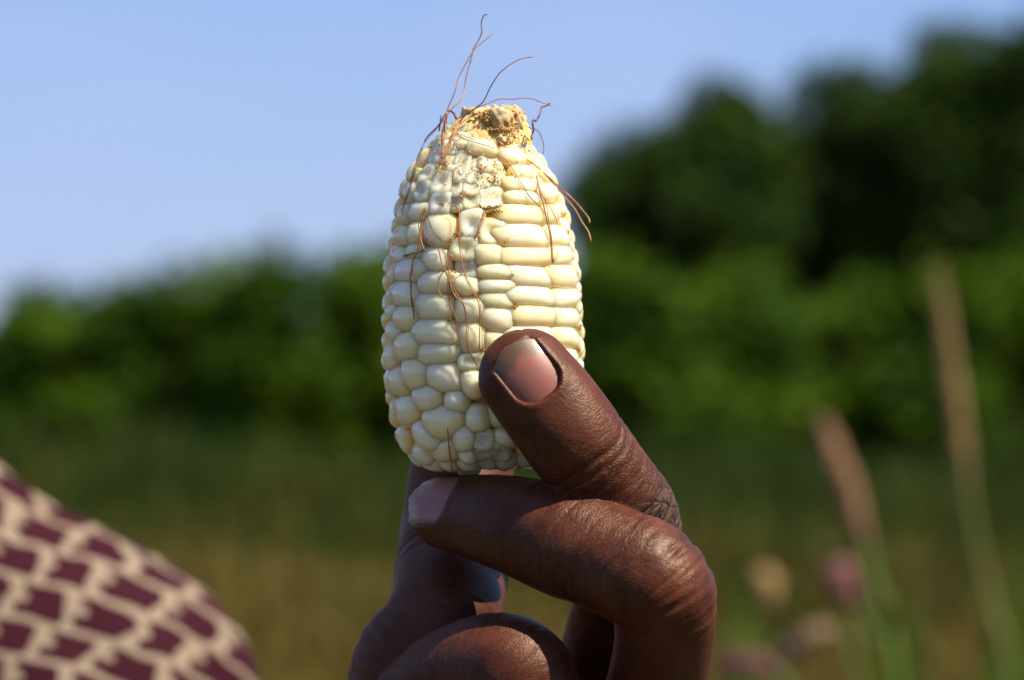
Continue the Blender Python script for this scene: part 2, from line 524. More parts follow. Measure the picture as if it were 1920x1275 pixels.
def surface(field, xs, ys, zs, near, stride=4):
    """naive surface nets on a (non-uniform) grid; the field is refined only near the surface"""
    nx, ny, nz = len(xs), len(ys), len(zs)
    cx, cy, cz = [np.unique(np.append(np.arange(0, n, stride), n - 1)) for n in (nx, ny, nz)]
    G = np.stack(np.meshgrid(xs[cx], ys[cy], zs[cz], indexing='ij'), -1).reshape(-1, 3)
    Dc = np.concatenate([field(g) for g in np.array_split(G, max(1, len(G) // 400000))]).reshape(len(cx), len(cy), len(cz))
    # spread the coarse answer to the fine grid
    ex = np.clip(np.searchsorted(cx, np.arange(nx), 'right') - 1, 0, len(cx) - 2)
    ey = np.clip(np.searchsorted(cy, np.arange(ny), 'right') - 1, 0, len(cy) - 2)
    ez = np.clip(np.searchsorted(cz, np.arange(nz), 'right') - 1, 0, len(cz) - 2)
    V = Dc[np.ix_(ex, ey, ez)].astype(np.float32)
    act = np.abs(Dc) < (near if np.isscalar(near) else near(zs[cz])[None, None, :])
    act = act[:-1, :-1, :-1] | act[1:, :-1, :-1] | act[:-1, 1:, :-1] | act[:-1, :-1, 1:] | act[1:, 1:, :-1] | act[1:, :-1, 1:] | act[:-1, 1:, 1:] | act[1:, 1:, 1:]
    M = act[np.ix_(ex, ey, ez)]
    I = np.argwhere(M)
    vals = np.empty(len(I), np.float32)
    for k in range(0, len(I), 300000):
        j = I[k:k + 300000]
        vals[k:k + 300000] = field(np.stack([xs[j[:, 0]], ys[j[:, 1]], zs[j[:, 2]]], 1))
    V[I[:, 0], I[:, 1], I[:, 2]] = vals
    S = V < 0
    cnt = np.zeros((nx - 1, ny - 1, nz - 1), np.int8)
    for a in (0, 1):
        for b in (0, 1):
            for c in (0, 1):
                cnt += S[a:nx - 1 + a, b:ny - 1 + b, c:nz - 1 + c]
    cells = np.argwhere((cnt > 0) & (cnt < 8))
    idx = np.full((nx - 1, ny - 1, nz - 1), -1, np.int32)
    idx[cells[:, 0], cells[:, 1], cells[:, 2]] = np.arange(len(cells))
    acc = np.zeros((len(cells), 3)); num = np.zeros(len(cells))
    corners = [(a, b, c) for a in (0, 1) for b in (0, 1) for c in (0, 1)]
    X = lambda ijk: np.stack([xs[ijk[:, 0]], ys[ijk[:, 1]], zs[ijk[:, 2]]], 1)
    for p in range(8):
        for q in range(p + 1, 8):
            A, B = np.array(corners[p]), np.array(corners[q])
            if np.abs(A - B).sum() != 1: continue
            ia, ib = cells + A, cells + B
            va = V[ia[:, 0], ia[:, 1], ia[:, 2]]; vb = V[ib[:, 0], ib[:, 1], ib[:, 2]]
            m = (va < 0) != (vb < 0)
            f = (va[m] / (va[m] - vb[m]))[:, None]
            acc[m] += X(ia[m]) * (1 - f) + X(ib[m]) * f
            num[m] += 1
    P = acc / num[:, None]
    F = []
    for ax in range(3):
        sl0 = [slice(None)] * 3; sl1 = [slice(None)] * 3
        sl0[ax] = slice(0, -1); sl1[ax] = slice(1, None)
        E = np.argwhere(S[tuple(sl0)] != S[tuple(sl1)])
        o1, o2 = [(1, 2), (2, 0), (0, 1)][ax]
        ok = (E[:, o1] > 0) & (E[:, o2] > 0) & (E[:, o1] < [nx, ny, nz][o1] - 1) & (E[:, o2] < [nx, ny, nz][o2] - 1)
        E = E[ok]
        def at_(d1, d2):
            K = E.copy(); K[:, o1] += d1; K[:, o2] += d2
            return idx[K[:, 0], K[:, 1], K[:, 2]]
        q = np.stack([at_(-1, -1), at_(0, -1), at_(0, 0), at_(-1, 0)], 1)
        flip = ~S[E[:, 0], E[:, 1], E[:, 2]]
        q[flip] = q[flip][:, ::-1]
        F.append(q)
    F = np.concatenate(F)
    return P, F

def laplace(P, F, it, lam=0.5):
    e = np.concatenate([F[:, [0, 1]], F[:, [1, 2]], F[:, [2, 3]], F[:, [3, 0]]])
    e = np.concatenate([e, e[:, ::-1]])
    n = np.bincount(e[:, 0], minlength=len(P))[:, None]
    for _ in range(it):
        S = np.stack([np.bincount(e[:, 0], weights=P[e[:, 1], k], minlength=len(P)) for k in range(3)], 1)
        P = P + lam * (S / n - P)
    return P

def vert_normals(P, F):
    a = P[F[:, 2]] - P[F[:, 0]]; b = P[F[:, 3]] - P[F[:, 1]]
    n = np.cross(a, b)
    Nn = np.zeros_like(P)
    for k in range(4):
        for c in range(3):
            Nn[:, c] += np.bincount(F[:, k], weights=n[:, c], minlength=len(P))
    return Nn / (np.linalg.norm(Nn, axis=1)[:, None] + 1e-12)

# ------------------------------------------------------------------ the setting: ground and dry field grass
def build_ground():
    n = 90
    g = np.linspace(-1, 1, n)
    g = np.sign(g) * np.abs(g) ** 2.2
    X, Y = np.meshgrid(g * 900, g * 900, indexing='ij')
    Z = 0.05 * np.sin(X * 0.31) * np.cos(Y * 0.27)
    V = np.stack([X, Y, Z * (np.hypot(X, Y) < 120)], -1).reshape(-1, 3)
    i = np.arange(n * n).reshape(n, n)
    F = np.stack([i[:-1, :-1], i[1:, :-1], i[1:, 1:], i[:-1, 1:]], -1).reshape(-1, 4)
    o = link('ground', mesh_from('ground', V, F), mat=ground_material())
    tag(o, 'olive and brown field ground stretching to the hedge', 'ground', kind='structure')

build_ground()

def blades(n, xr, yr, h, w, seed):
    r = np.random.default_rng(seed)
    y = r.uniform(yr[0], yr[1], n)
    x = np.where(r.uniform(0, 1, n) < 0.5, r.uniform(-1, 1, n) * (0.16 * y + 0.6), r.uniform(-1, 1, n) * (0.62 * y + 2))
    a = r.uniform(0, 6.28, n)
    hh = h * np.interp(y, [13, 22, 30, 36], [0.9, 1.1, 1.9, 2.1]) * r.uniform(0.4, 1.25, n) * (0.75 + 0.5 * np.sin(x * 0.9 + y * 0.37) ** 2)
    lean = r.normal(0, 0.25, (n, 2)) * hh[:, None]
    side = np.stack([np.cos(a), np.sin(a), np.zeros(n)], 1) * (w * r.uniform(0.6, 1.4, n))[:, None]
    b = np.stack([x, y, np.full(n, -0.03)], 1)
    m = b + np.stack([lean[:, 0] * 0.35, lean[:, 1] * 0.35, hh * 0.6], 1)
    t = b + np.stack([lean[:, 0], lean[:, 1], hh], 1)
    V = np.stack([b - side, b + side, m + side * 0.8, m - side * 0.8, t + side * 0.15, t - side * 0.15], 1).reshape(-1, 3)
    k = (np.arange(n) * 6)[:, None]
    F = np.concatenate([k + [[0, 1, 2, 3]], k + [[3, 2, 4, 5]]])
    green = np.clip(np.interp(y, [12, 17, 22, 28], [0.0, 0.30, 0.65, 1.0]) + 0.03 * x + r.normal(0, 0.22, n) + 0.18 * np.sin(x * 1.7 + 1) * np.sin(y * 0.9), 0, 1)
    return V, F, np.repeat(green, 6)

V_, F_, G_ = blades(100000, 1, (11, 37), 0.34, 0.014, 3)
me_ = mesh_from('dry_grass', V_, F_, False)
add_attr(me_, 'green', G_)
tag(link('grass', me_, mat=M_DRYGRASS),
    'dry olive and tan grass covering the field behind the hand', 'grass', kind='stuff')

# ------------------------------------------------------------------ shrubs and trees
def leaf_cloud(blobs, n, size, seed, bias=0.55):
    """leaf quads through the volume of blobs (x y z rx ry rz), denser near their skins"""
    r = np.random.default_rng(seed)
    B = np.array(blobs)
    vol = (B[:, 3] * B[:, 4] * B[:, 5]) ** (2 / 3)
    k = r.choice(len(B), n, p=vol / vol.sum())
    d = r.normal(size=(n, 3)); d /= np.linalg.norm(d, axis=1)[:, None]
    rad = r.uniform(0, 1, n) ** (1 - bias) * r.uniform(0.82, 1.1, n)
    lump = 1 + 0.16 * np.sin(d[:, 0] * 7 + k) * np.sin(d[:, 2] * 6 + 2 * k)
    c = B[k, :3] + d * B[k, 3:6] * (rad * lump)[:, None]
    ax = r.normal(size=(n, 3)) + [0, 0, -0.3]
    ax /= np.linalg.norm(ax, axis=1)[:, None]
    nr = d * 0.8 + r.normal(size=(n, 3)) * 0.7 + [0, 0, 0.5]
    sd = np.cross(ax, nr); sd /= np.linalg.norm(sd, axis=1)[:, None] + 1e-9
    nn = np.cross(sd, ax)
    L = (size * r.uniform(0.6, 1.35, n))[:, None]
    W = L * 0.30
    V = np.stack([c - ax * L * 0.5, c + sd * W + nn * W * 0.35, c + ax * L * 0.5 - nn * L * 0.12, c - sd * W + nn * W * 0.35], 1).reshape(-1, 3)
    q = (np.arange(n) * 4)[:, None]
    return V, q + [[0, 1, 2, 3]]

def woody(height, spread, r0, nlimb, seed):
    r = np.random.default_rng(seed)
    V, F = [], []
    def add(pts, rad):
        v, f = tube(pts, rad, 7)
        o = len(V); V.extend(v); F.extend([tuple(i + o for i in q) for q in f])
    top = np.array([r.normal(0, spread * 0.1), r.normal(0, spread * 0.1), height * 0.8])
    tr = catmull([[0, 0, -0.1], [r.normal(0, .04) * height, 0, height * 0.3], top * [0.7, 0.7, 0.75], top], 12)
    add(tr, np.linspace(r0, r0 * 0.25, 12))
    for k in range(nlimb):
        i = int(r.uniform(2, 9)); b = tr[i]
        a = 6.28 * k / nlimb + r.uniform(-.4, .4)
        e = b + np.array([math.cos(a) * spread * r.uniform(.45, .8), math.sin(a) * spread * r.uniform(.45, .8), height * r.uniform(0.1, 0.32)])
        m = (b + e) / 2 + [0, 0, height * 0.05]
        add(catmull([b, m, e], 7), np.linspace(r0 * 0.5, r0 * 0.12, 7))
    return V, F

def make_plant(name, height, width, seed, leaves, lsize, mat, trunk_r, blobs_n, low=0.12):
    r = np.random.default_rng(seed)
    blobs = []
    for k in range(blobs_n):
        z = height * (low + (0.90 - low) * (k + 0.5) / blobs_n)
        prof = math.sin(math.pi * min(1, (0.30 + 0.65 * z / height))) ** 0.6
        a = r.uniform(0, 6.28)
        off = width * 0.5 * prof * r.uniform(0.15, 0.72)
        br = width * r.uniform(0.17, 0.30)
        blobs.append([math.cos(a) * off, math.sin(a) * off, z, br, br, br * r.uniform(0.65, 1.0)])
    blobs.append([0, 0, height * 0.55, width * 0.26, width * 0.26, height * 0.3])
    V, F = leaf_cloud(blobs, leaves, lsize, seed + 100)
    root = empty(name)
    cr = link('crown', mesh_from(name + '_crown', V, F, False), root, mat)
    tv, tf = woody(height * 0.85, width * 0.5, trunk_r, 7, seed + 50)
    tr = link('trunk', mesh_from(name + '_trunk', tv, tf), root, M_BARK)
    return root

def copy_tree(o, parent=None):
    c = o.copy(); COL.objects.link(c)
    c.parent = parent
    for ch in o.children:
        if ch.name.split('.')[0] in ('crown', 'trunk'):
            copy_tree(ch, c)
    return c

protos = [make_plant('shrub', 2.0, 1.9, 11, 5200, 0.15, M_SHRUB, 0.035, 13, 0.10),
          make_plant('shrub', 2.0, 1.7, 12, 5000, 0.15, M_SHRUB, 0.035, 12, 0.08),
          make_plant('shrub', 2.0, 2.1, 13, 5600, 0.15, M_SHRUB, 0.035, 14, 0.08)]
used = [False] * 3
def put(protos, used, k, px, top_py, dist, wpx, label, cat, group, base_h, base_w, rot):
    o = protos[k]
    if used[k]: o = copy_tree(o)
    used[k] = True
    h = CAM_H + (637.5 - top_py) / FPX * dist
    w = wpx / FPX * dist
    o.location = ((px - 960) / FPX * dist, dist, 0)
    o.scale = (w / base_w, w / base_w, h / base_h)
    o.rotation_euler = (0, 0, rot)
    tag(o, label, cat, group)
    return o

# px, top y, distance, width px, prototype
HEDGE = [
    (20, 545, 35, 440, 0, 'green shrub at the far left end of the hedge, above the printed shoulder'),
    (190, 545, 36, 440, 1, 'low rounded green shrub, second from the left end of the hedge'),
    (330, 515, 35, 430, 2, 'green shrub rising in the left half of the hedge, third from the left'),
    (505, 480, 34, 410, 0, 'bright green shrub with the pointed top left of the corn ear'),
    (660, 485, 35, 410, 1, 'green shrub of the hedge just left of the corn ear'),
    (830, 490, 36, 440, 2, 'green shrub standing directly behind the corn ear'),
    (1010, 500, 35, 440, 0, 'green shrub half hidden behind the right edge of the corn ear'),
    (1180, 480, 33, 440, 1, 'sunlit green shrub just right of the corn ear and index fingertip'),
    (1370, 520, 34, 440, 2, 'green shrub in front of the dark trees, above the shorter seed head'),
    (1545, 530, 35, 440, 0, 'green shrub in front of the dark trees, left of the tallest seed head'),
    (1720, 510, 34, 440, 1, 'green shrub right behind the tallest tan seed head'),
    (1900, 510, 35, 440, 2, 'green shrub at the right end of the hedge'),
]
for i, (px, ty, d, w, k, lab) in enumerate(HEDGE):
    d *= 0.86
    put(protos, used, k, px, ty, d, w, lab, 'shrub', 'hedge of green shrubs across the field', 2.0, [1.9, 1.7, 2.1][k], i * 1.3)

def far_wood():
    r = np.random.default_rng(8)
    blobs = [[x + r.normal(0, 1), 112 + r.normal(0, 3), 0.5, 3.2, 2.5, r.uniform(0.8, 1.25)] for x in np.arange(-95, 96, 2.6)]
    V, F = leaf_cloud(blobs, 16000, 0.5, 9)
    tag(link('treeline', mesh_from('treeline', V, F, False), mat=M_TREE), 'low dark wood far across the field behind the hedge', 'wood', kind='stuff')
far_wood()

tprot = [make_plant('tree', 8.0, 5.0, 31, 9000, 0.34, M_TREE, 0.16, 22, 0.10),
         make_plant('tree', 8.0, 5.0, 32, 9000, 0.34, M_TREE, 0.16, 24, 0.12)]
tused = [False] * 2
TREES = [
    (1185, 222, 62, 350, 0, 'dark leafy tree nearest the corn ear, lowest of the tree row'),
    (1340, 135, 60, 400, 1, 'broad dark tree, second from the corn ear'),
    (1575, 115, 63, 430, 0, 'broad dark tree in the middle of the tree row behind the seed heads'),
    (1730, 95, 61, 440, 1, 'dark tree behind the tallest seed head'),
    (1830, 40, 66, 390, 0, 'tallest dark tree in the upper right corner'),
    (1985, 35, 60, 390, 1, 'dark tree cut off by the right edge of the picture'),
]
for i, (px, ty, d, w, k, lab) in enumerate(TREES):
    put(tprot, tused, k, px, ty, d, w, lab, 'tree', 'row of dark trees on the right', 8.0, 5.0, i * 2.1)

# ------------------------------------------------------------------ flowering grass stalks
def head_material(name, a, b):
    return simple(name, a, 0.8, b, 90, 0.0)

M_HEAD_TAN = head_material('seed_head_tan', (0.20, 0.13, 0.045), (0.27, 0.18, 0.07))
M_HEAD_ROSY = head_material('seed_head_rosy', (0.17, 0.088, 0.045), (0.24, 0.13, 0.07))
M_HEAD_PINK = head_material('seed_head_pink', (0.125, 0.035, 0.045), (0.165, 0.065, 0.06))
M_HEAD_PALE = head_material('seed_head_pale', (0.22, 0.14, 0.08), (0.28, 0.19, 0.11))

def grass_stalk(head_px, stem_px, dist, width_mm, mat, stem_mat, label, seed, stem_r=0.0019):
    """head_px: tip -> base of the seed head, stem_px: further pixels down to the frame; the stem runs on to the soil"""
    r = np.random.default_rng(seed)
    hp = np.array([at(x, y, dist) for x, y in head_px])
    sp = [np.array(at(x, y, dist)) for x, y in stem_px]
    last = sp[-1]
    prev = sp[-2] if len(sp) > 1 else hp[-1]
    dirn = (last - prev) / (np.linalg.norm(last - prev) + 1e-9)
    run = last.copy()
    foot = np.array([last[0] + np.clip(dirn[0], -0.25, 0.25) * last[2] * 0.6, dist + 0.05, 0.0])
    base = Vector(foot)
    root = empty('grass_stalk', base)
    stem_pts = [foot, foot * 0.4 + last * 0.6] + sp[::-1] + [hp[-1], hp[len(hp) // 2]]
    S = catmull(np.array(stem_pts), 30) - foot
    v, f = tube(S, np.linspace(stem_r * 1.3, stem_r * 0.6, 30), 8)
    link('stem', mesh_from('stalk_stem', v, f), root, stem_mat)
    # a dense spike of small pointed spikelets
    H = catmull(hp, 60) - foot
    T = np.gradient(H, axis=0); T /= np.linalg.norm(T, axis=1)[:, None]
    V, F = [], []
    n = 520
    for k in range(n):
        t = (k + r.uniform(0, 1)) / n
        i = min(59, int(t * 60))
        taper = math.sin(math.pi * min(1, 0.03 + 0.90 * t)) ** 0.7
        d = r.normal(size=3); d -= (d @ T[i]) * T[i]; d /= np.linalg.norm(d)
        ax = d * 0.75 - T[i] * 0.85 + r.normal(size=3) * 0.15
        ax /= np.linalg.norm(ax)
        L = width_mm * 0.001 * 0.62 * taper * r.uniform(0.75, 1.15)
        W = width_mm * 0.001 * 0.13
        s = np.cross(ax, T[i]); s /= np.linalg.norm(s) + 1e-9
        u = np.cross(s, ax)
        b = H[i] + d * W * 0.4
        o = len(V)
        m = b + ax * L * 0.45
        V += [b, m + s * W, m + u * W, m - s * W, m - u * W, b + ax * L]
        for q in range(4):
            F.append((o, o + 1 + q, o + 1 + (q + 1) % 4)); F.append((o + 5, o + 1 + (q + 1) % 4, o + 1 + q))
    link('seed_head', mesh_from('seed_head', V, F), root, mat)
    # one drooping blade
    b0 = S[9]
    sgn = r.choice([-1, 1])
    B = catmull([b0, b0 + [sgn * 0.05, 0.02, 0.12], b0 + [sgn * 0.16, 0.03, 0.10], b0 + [sgn * 0.22, 0.03, 0.0]], 14)
    bv, bf = [], []
    for i, p in enumerate(B):
        wv = 0.004 * math.sin(math.pi * (0.12 + 0.86 * i / 13))
        bv += [p + [0, -wv, wv * 0.3], p + [0, 0, -wv * 0.25], p + [0, wv, wv * 0.3]]
    for i in range(13):
        for c in range(2):
            bf.append((i * 3 + c, i * 3 + c + 1, i * 3 + c + 4, i * 3 + c + 3))
    link('blade', mesh_from('stalk_blade', bv, bf), root, stem_mat)
    tag(root, label, 'grass stalk', 'flowering grass stalks on the right')

grass_stalk([(1760, 500), (1776, 640), (1797, 790), (1814, 905)], [(1830, 1010), (1862, 1150), (1893, 1275)], 3.6, 19, M_HEAD_TAN, M_STEM_TAN,
            'tallest grass stalk, with a long upright tan seed head near the right edge', 1, 0.005)
grass_stalk([(1543, 785), (1566, 860), (1597, 940), (1622, 1020)], [(1640, 1100), (1660, 1190), (1680, 1275)], 3.7, 26, M_HEAD_ROSY, M_STEM,
            'grass stalk with a leaning rosy tan seed head over a bright green stem', 2, 0.006)
grass_stalk([(1568, 1062), (1580, 1095), (1598, 1135)], [(1640, 1200), (1668, 1285)], 3.6, 30, M_HEAD_PINK, M_STEM,
            'grass stalk with a short dull pink flower head below the rosy seed head', 3, 0.004)
grass_stalk([(1455, 1232), (1490, 1215), (1530, 1190), (1556, 1178)], [(1580, 1200), (1610, 1290)], 3.4, 24, M_HEAD_PALE, M_STEM_TAN,
            'grass stalk with a pale tan seed head drooping to the left', 4, 0.003)
grass_stalk([(1425, 1075), (1438, 1105), (1450, 1140)], [(1462, 1200), (1475, 1285)], 4.0, 27, M_HEAD_TAN, M_STEM,
            'grass stalk with a small dull tan head close beside the knuckle', 5, 0.003)
grass_stalk([(1345, 1250), (1385, 1248), (1425, 1252), (1455, 1268)], [(1470, 1300), (1480, 1340)], 3.2, 24, M_HEAD_PINK, M_STEM,
            'grass stalk with a pink head lying low along the bottom edge beside the hand', 6, 0.003)

def grass_tuft(px, dist, tips, label, seed):
    r = np.random.default_rng(seed)
    foot = np.array([(px - 960) / FPX * dist, dist, 0.0])
    root = empty('grass_tuft', Vector(foot))
    for tx, ty in tips:
        tip = np.array(at(tx, ty, dist + r.uniform(-0.15, 0.15))) - foot
        mid = tip * [0.35, 0.5, 0.62] + [0, 0, 0.0]
        B = catmull([[r.normal(0, 0.012), 0, 0], mid, tip * [0.8, 0.9, 0.95], tip], 18)
        v, f = [], []
        wd = np.array([1.0, 0.35, 0]) * r.uniform(0.005, 0.009)
        for i, p in enumerate(B):
            k = math.sin(math.pi * (0.2 + 0.79 * i / 17))
            v += [p - wd * k, p + [0, 0.003 * k, 0], p + wd * k]
        for i in range(17):
            for c in range(2):
                f.append((i * 3 + c, i * 3 + c + 1, i * 3 + c + 4, i * 3 + c + 3))
        link('blade', mesh_from('tuft_blade', v, f), root, M_BLADE)
    tag(root, label, 'grass tuft', 'tufts of green grass on the right')

M_BLADE = foliage_material('grass_blade', (0.030, 0.075, 0.006), (0.060, 0.110, 0.010), 0.3, 6.0)
grass_tuft(1420, 3.8, [(1352, 1130), (1392, 1090), (1418, 1160), (1470, 1105), (1448, 1180)], 'dark green grass tuft close to the right of the knuckle', 1)
grass_tuft(1690, 3.7, [(1600, 1190), (1652, 1130), (1700, 1060), (1735, 1150), (1665, 1210)], 'green grass tuft between the rosy seed head and the tallest stalk', 2)
grass_tuft(1905, 3.9, [(1840, 1180), (1872, 1090), (1915, 1010), (1950, 1130)], 'green grass tuft in the lower right corner', 3)

# ------------------------------------------------------------------ the person at the lower left (shoulder of a printed dress)
def build_person():
    ox, oy, oz = 0.0, 1.14, CAM_H      # millimetres about this point
    def row(x, y, z, w, t, d): return [x, y, z, w, t, *d]
    back = (0, 1, 0)
    torso = Chain([row(-275, 0, -40, 75, 62, back), row(-275, 4, -95, 150, 88, back), row(-275, 0, -170, 162, 105, back),
                   row(-275, 0, -330, 145, 105, back), row(-275, 0, -520, 160, 115, back)], 24, 40, 60)
    trap = Chain([row(-285, 10, 10, 52, 52, back), row(-235, 10, -28, 52, 54, back), row(-172, 8, -78, 44, 50, back), row(-131, 4, -112, 47, 50, back)], 16, 40, 46)
    trapl = Chain([row(-265, 10, 20, 52, 52, back), row(-315, 10, -18, 52, 54, back), row(-375, 8, -74, 44, 50, back), row(-416, 4, -112, 46, 50, back)], 16, 40, 46)
    arm = Chain([row(-131, 2, -117, 54, 54, back), row(-120, 0, -175, 52, 54, back), row(-116, -4, -260, 50, 50, back), row(-108, -12, -350, 46, 46, back)], 16, 50, 20)
    arml = Chain([row(-414, 2, -116, 54, 54, back), row(-426, 0, -175, 52, 54, back), row(-434, -4, -260, 50, 50, back), row(-442, -12, -350, 46, 46, back)], 16, 50, 20)
    neck_cut = Chain([row(-275, 4, 160, 62, 62, back), row(-275, 4, 30, 60, 60, back)], 6, 50, 40)
    def dress(X):
        d = smin(torso.sdf(X), trap.sdf(X), 30)
        d = smin(d, trapl.sdf(X), 30)
        d = smin(d, arm.sdf(X), 16)
        d = smin(d, arml.sdf(X), 16)
        d = np.maximum(d, -neck_cut.sdf(X))
        return d
    xs = np.arange(-500, -40, 6.0); ys = np.arange(-135, 136, 6.0); zs = np.arange(-600, 70, 6.0)
    P, F = surface(dress, xs, ys, zs, 45, 3)
    P = laplace(P, F, 2)
    n = vert_normals(P, F)
    P = P + n * (wob(P * [1, 1, 0.5], 0.05, 5) * 4.0 + wob(P, 0.13, 6) * 1.7)[:, None]      # soft folds
    me = mesh_from('dress', P * 0.001, F)
    # cloth coordinates: across the body and down over the shoulder
    add_attr(me, 'pu', P[:, 0] / 17.5 + P[:, 2] * 0.006 + P[:, 1] * 0.012)
    add_attr(me, 'pv', P[:, 2] / 14.0 + P[:, 1] * 0.03 + P[:, 0] * 0.022)
    root = empty('person', (ox, oy, 0.0))
    cloth = link('dress', me, root, M_PRINT, (0, 0, oz))
    # skin: forearms, neck and head
    head = Chain([row(-275, -6, 245, 62, 74, back), row(-275, -10, 200, 75, 93, back), row(-275, -14, 150, 70, 88, back), row(-275, -26, 108, 46, 58, back)], 16, 45, 26)
    neck = Chain([row(-275, 8, 120, 50, 52, back), row(-275, 10, 60, 52, 54, back), row(-275, 8, 10, 60, 60, back), row(-275, 4, -60, 90, 60, back)], 12)
    nose = Chain([row(-275, -98, 176, 6, 7, back), row(-275, -108, 152, 10, 10, back), row(-275, -104, 142, 13, 8, back)], 8)
    brow = Chain([row(-312, -82, 190, 12, 9, back), row(-275, -96, 190, 12, 9, back), row(-238, -82, 190, 12, 9, back)], 8)
    lips = Chain([row(-296, -88, 118, 7, 6, back), row(-275, -98, 118, 10, 9, back), row(-254, -88, 118, 7, 6, back)], 8)
    ears = [Chain([row(-275 + s * 74, 4, 190, 12, 7, (s, 0, 0)), row(-275 + s * 77, 2, 165, 14, 7, (s, 0, 0)), row(-275 + s * 72, 0, 145, 8, 6, (s, 0, 0))], 8) for s in (-1, 1)]
    fore, fingers = [], []
    for sd in (-1, 1):
        bx = -275 + sd * 168
        fore.append(Chain([row(bx, -10, -340, 40, 40, back), row(bx + sd * 2, -22, -440, 37, 37, back), row(bx - sd * 4, -42, -560, 26, 24, back),
                           row(bx - sd * 5, -50, -610, 24, 38, back), row(bx - sd * 6, -56, -665, 19, 40, back)], 14))
        for q, (fy, ln) in enumerate(((-32, 66), (-11, 76), (10, 70), (30, 54))):
            fingers.append(Chain([row(bx - sd * 6, -56 + fy, -660, 10, 10, back), row(bx - sd * 12, -60 + fy * 1.05, -660 - ln * 0.55, 9, 9, back), row(bx - sd * 24, -60 + fy * 1.05, -660 - ln, 7.5, 7.5, back)], 8))
        fingers.append(Chain([row(bx - sd * 8, -74, -608, 13, 13, back), row(bx - sd * 16, -100, -640, 11, 11, back), row(bx - sd * 20, -106, -672, 9, 9, back)], 8))
    torsoi = Chain([row(-275, 4, -60, 80, 55, back), row(-275, 4, -150, 130, 80, back), row(-275, 2, -330, 125, 88, back), row(-275, 2, -330, 125, 88, back) ], 10)
    armi = [Chain([row(-275 + s * 100, 2, -140, 50, 45, back), row(-275 + s * 150, 0, -190, 44, 44, back), row(-275 + s * 166, -10, -340, 40, 40, back)], 10) for s in (-1, 1)]
    eyes = [np.array([-275 + s * 31, -84, 168.0]) for s in (-1, 1)]
    def body(X):
        d = smin(head.sdf(X), neck.sdf(X), 16)
        for e in eyes:
            d = np.maximum(d, -(np.linalg.norm((X - e) * [0.8, 1, 1.15], axis=1) - 12))
        for e in eyes:
            d = np.minimum(d, np.linalg.norm(X - (e + [0, 10, 0]), axis=1) - 13)
        d = smin(d, nose.sdf(X), 7); d = smin(d, brow.sdf(X), 9); d = smin(d, lips.sdf(X), 5)
        for e in ears: d = smin(d, e.sdf(X), 4)
        d = smin(d, torsoi.sdf(X), 20)
        for a, f in zip(armi, fore):
            d = smin(d, smin(a.sdf(X), f.sdf(X), 14), 14)
        m = X[:, 2] < -580
        if m.any():
            dm = d[m]
            for f in fingers: dm = smin(dm, f.sdf(X[m]), 4)
            d[m] = dm
        return d
    xs = np.arange(-500, -40, 5.0); ys = np.arange(-145, 116, 5.0); zs = np.arange(-760, 300, 5.0)
    P, F = surface(body, xs, ys, zs, 45, 3)
    P = laplace(P, F, 1)
    sk = simple('person_skin', (0.10, 0.038, 0.022), 0.5, (0.16, 0.062, 0.036), 20, 0.1)
    link('body', mesh_from('person_body', P * 0.001, F), root, sk, (0, 0, oz))
    # short dark hair
    def hair(X):
        d = np.abs(head.sdf(X) - 4) - 9
        cut = np.maximum(X[:, 2] - 400, np.maximum(170 - X[:, 2] - (X[:, 1] + 30) * 0.5, -(X[:, 1] + 62) - (X[:, 2] - 215) * 0.9))
        return np.maximum(d, cut).astype(np.float32)
    P, F = surface(hair, np.arange(-380, -170, 5.0), np.arange(-130, 130, 5.0), np.arange(90, 320, 5.0), 30, 3)
    n = vert_normals(P, F)
    P = P + n * (wob(P, 0.5, 9) * 1.6)[:, None]
    link('hair', mesh_from('person_hair', P * 0.001, F), root, simple('hair', (0.010, 0.008, 0.007), 0.7, (0.022, 0.017, 0.014), 300, 0, 0.8, 0.004), (0, 0, oz))
    # skirt to the ground so that the figure stands
    V, F = [], []
    rings = [(-0.50, 0.165, 0.118), (-0.62, 0.19, 0.15), (-0.85, 0.23, 0.19), (-1.10, 0.27, 0.23), (-1.285, 0.30, 0.26)]
    for z, a, b in rings:
        for k in range(48):
            th = 2 * math.pi * k / 48
            f = 1 + 0.05 * math.sin(th * 9) * (-(z + 0.5))
            V.append((-0.275 + math.cos(th) * a * f, math.sin(th) * b * f, z))
    for i in range(len(rings) - 1):
        for k in range(48):
            F.append((i * 48 + k, i * 48 + (k + 1) % 48, (i + 1) * 48 + (k + 1) % 48, (i + 1) * 48 + k))
    me = mesh_from('skirt', V, F)
    Vn = np.array(V) * 1000
    add_attr(me, 'pu', np.arctan2(Vn[:, 1], Vn[:, 0] + 275) * 11)
    add_attr(me, 'pv', Vn[:, 2] / 11.5)
    link('skirt', me, root, M_PRINT, (0, 0, oz))
    kk = 1.08
    root.scale = (kk, kk, kk)
    root.location = (0, oy * kk, oz * (1 - kk))
    tag(root, 'person in a maroon and cream printed dress, only one shoulder showing at lower left', 'person')

build_person()

# ------------------------------------------------------------------ the ear of corn
EAR_X = 906.0
PROF_Y = [196, 205, 215, 230, 250, 275, 300, 325, 350, 400, 450, 500, 550, 600, 650, 700, 750, 800, 830, 850, 870, 884, 893]
PROF_R = [40, 58, 72, 88, 103, 116, 127, 141, 153, 167, 178, 186, 189.5, 192, 194, 193, 192, 193, 189, 181, 165, 127, 60]
def ear_r(y): return np.interp(y, PROF_Y, PROF_R)
def ear_c(y): return np.interp(y, [200, 300, 400, 700, 800, 830, 850, 870, 890], [925, 899, 903, 906, 921, 932, 938, 937, 926])  # lower right, hidden behind the index finger, bulged outward to shade the thumb

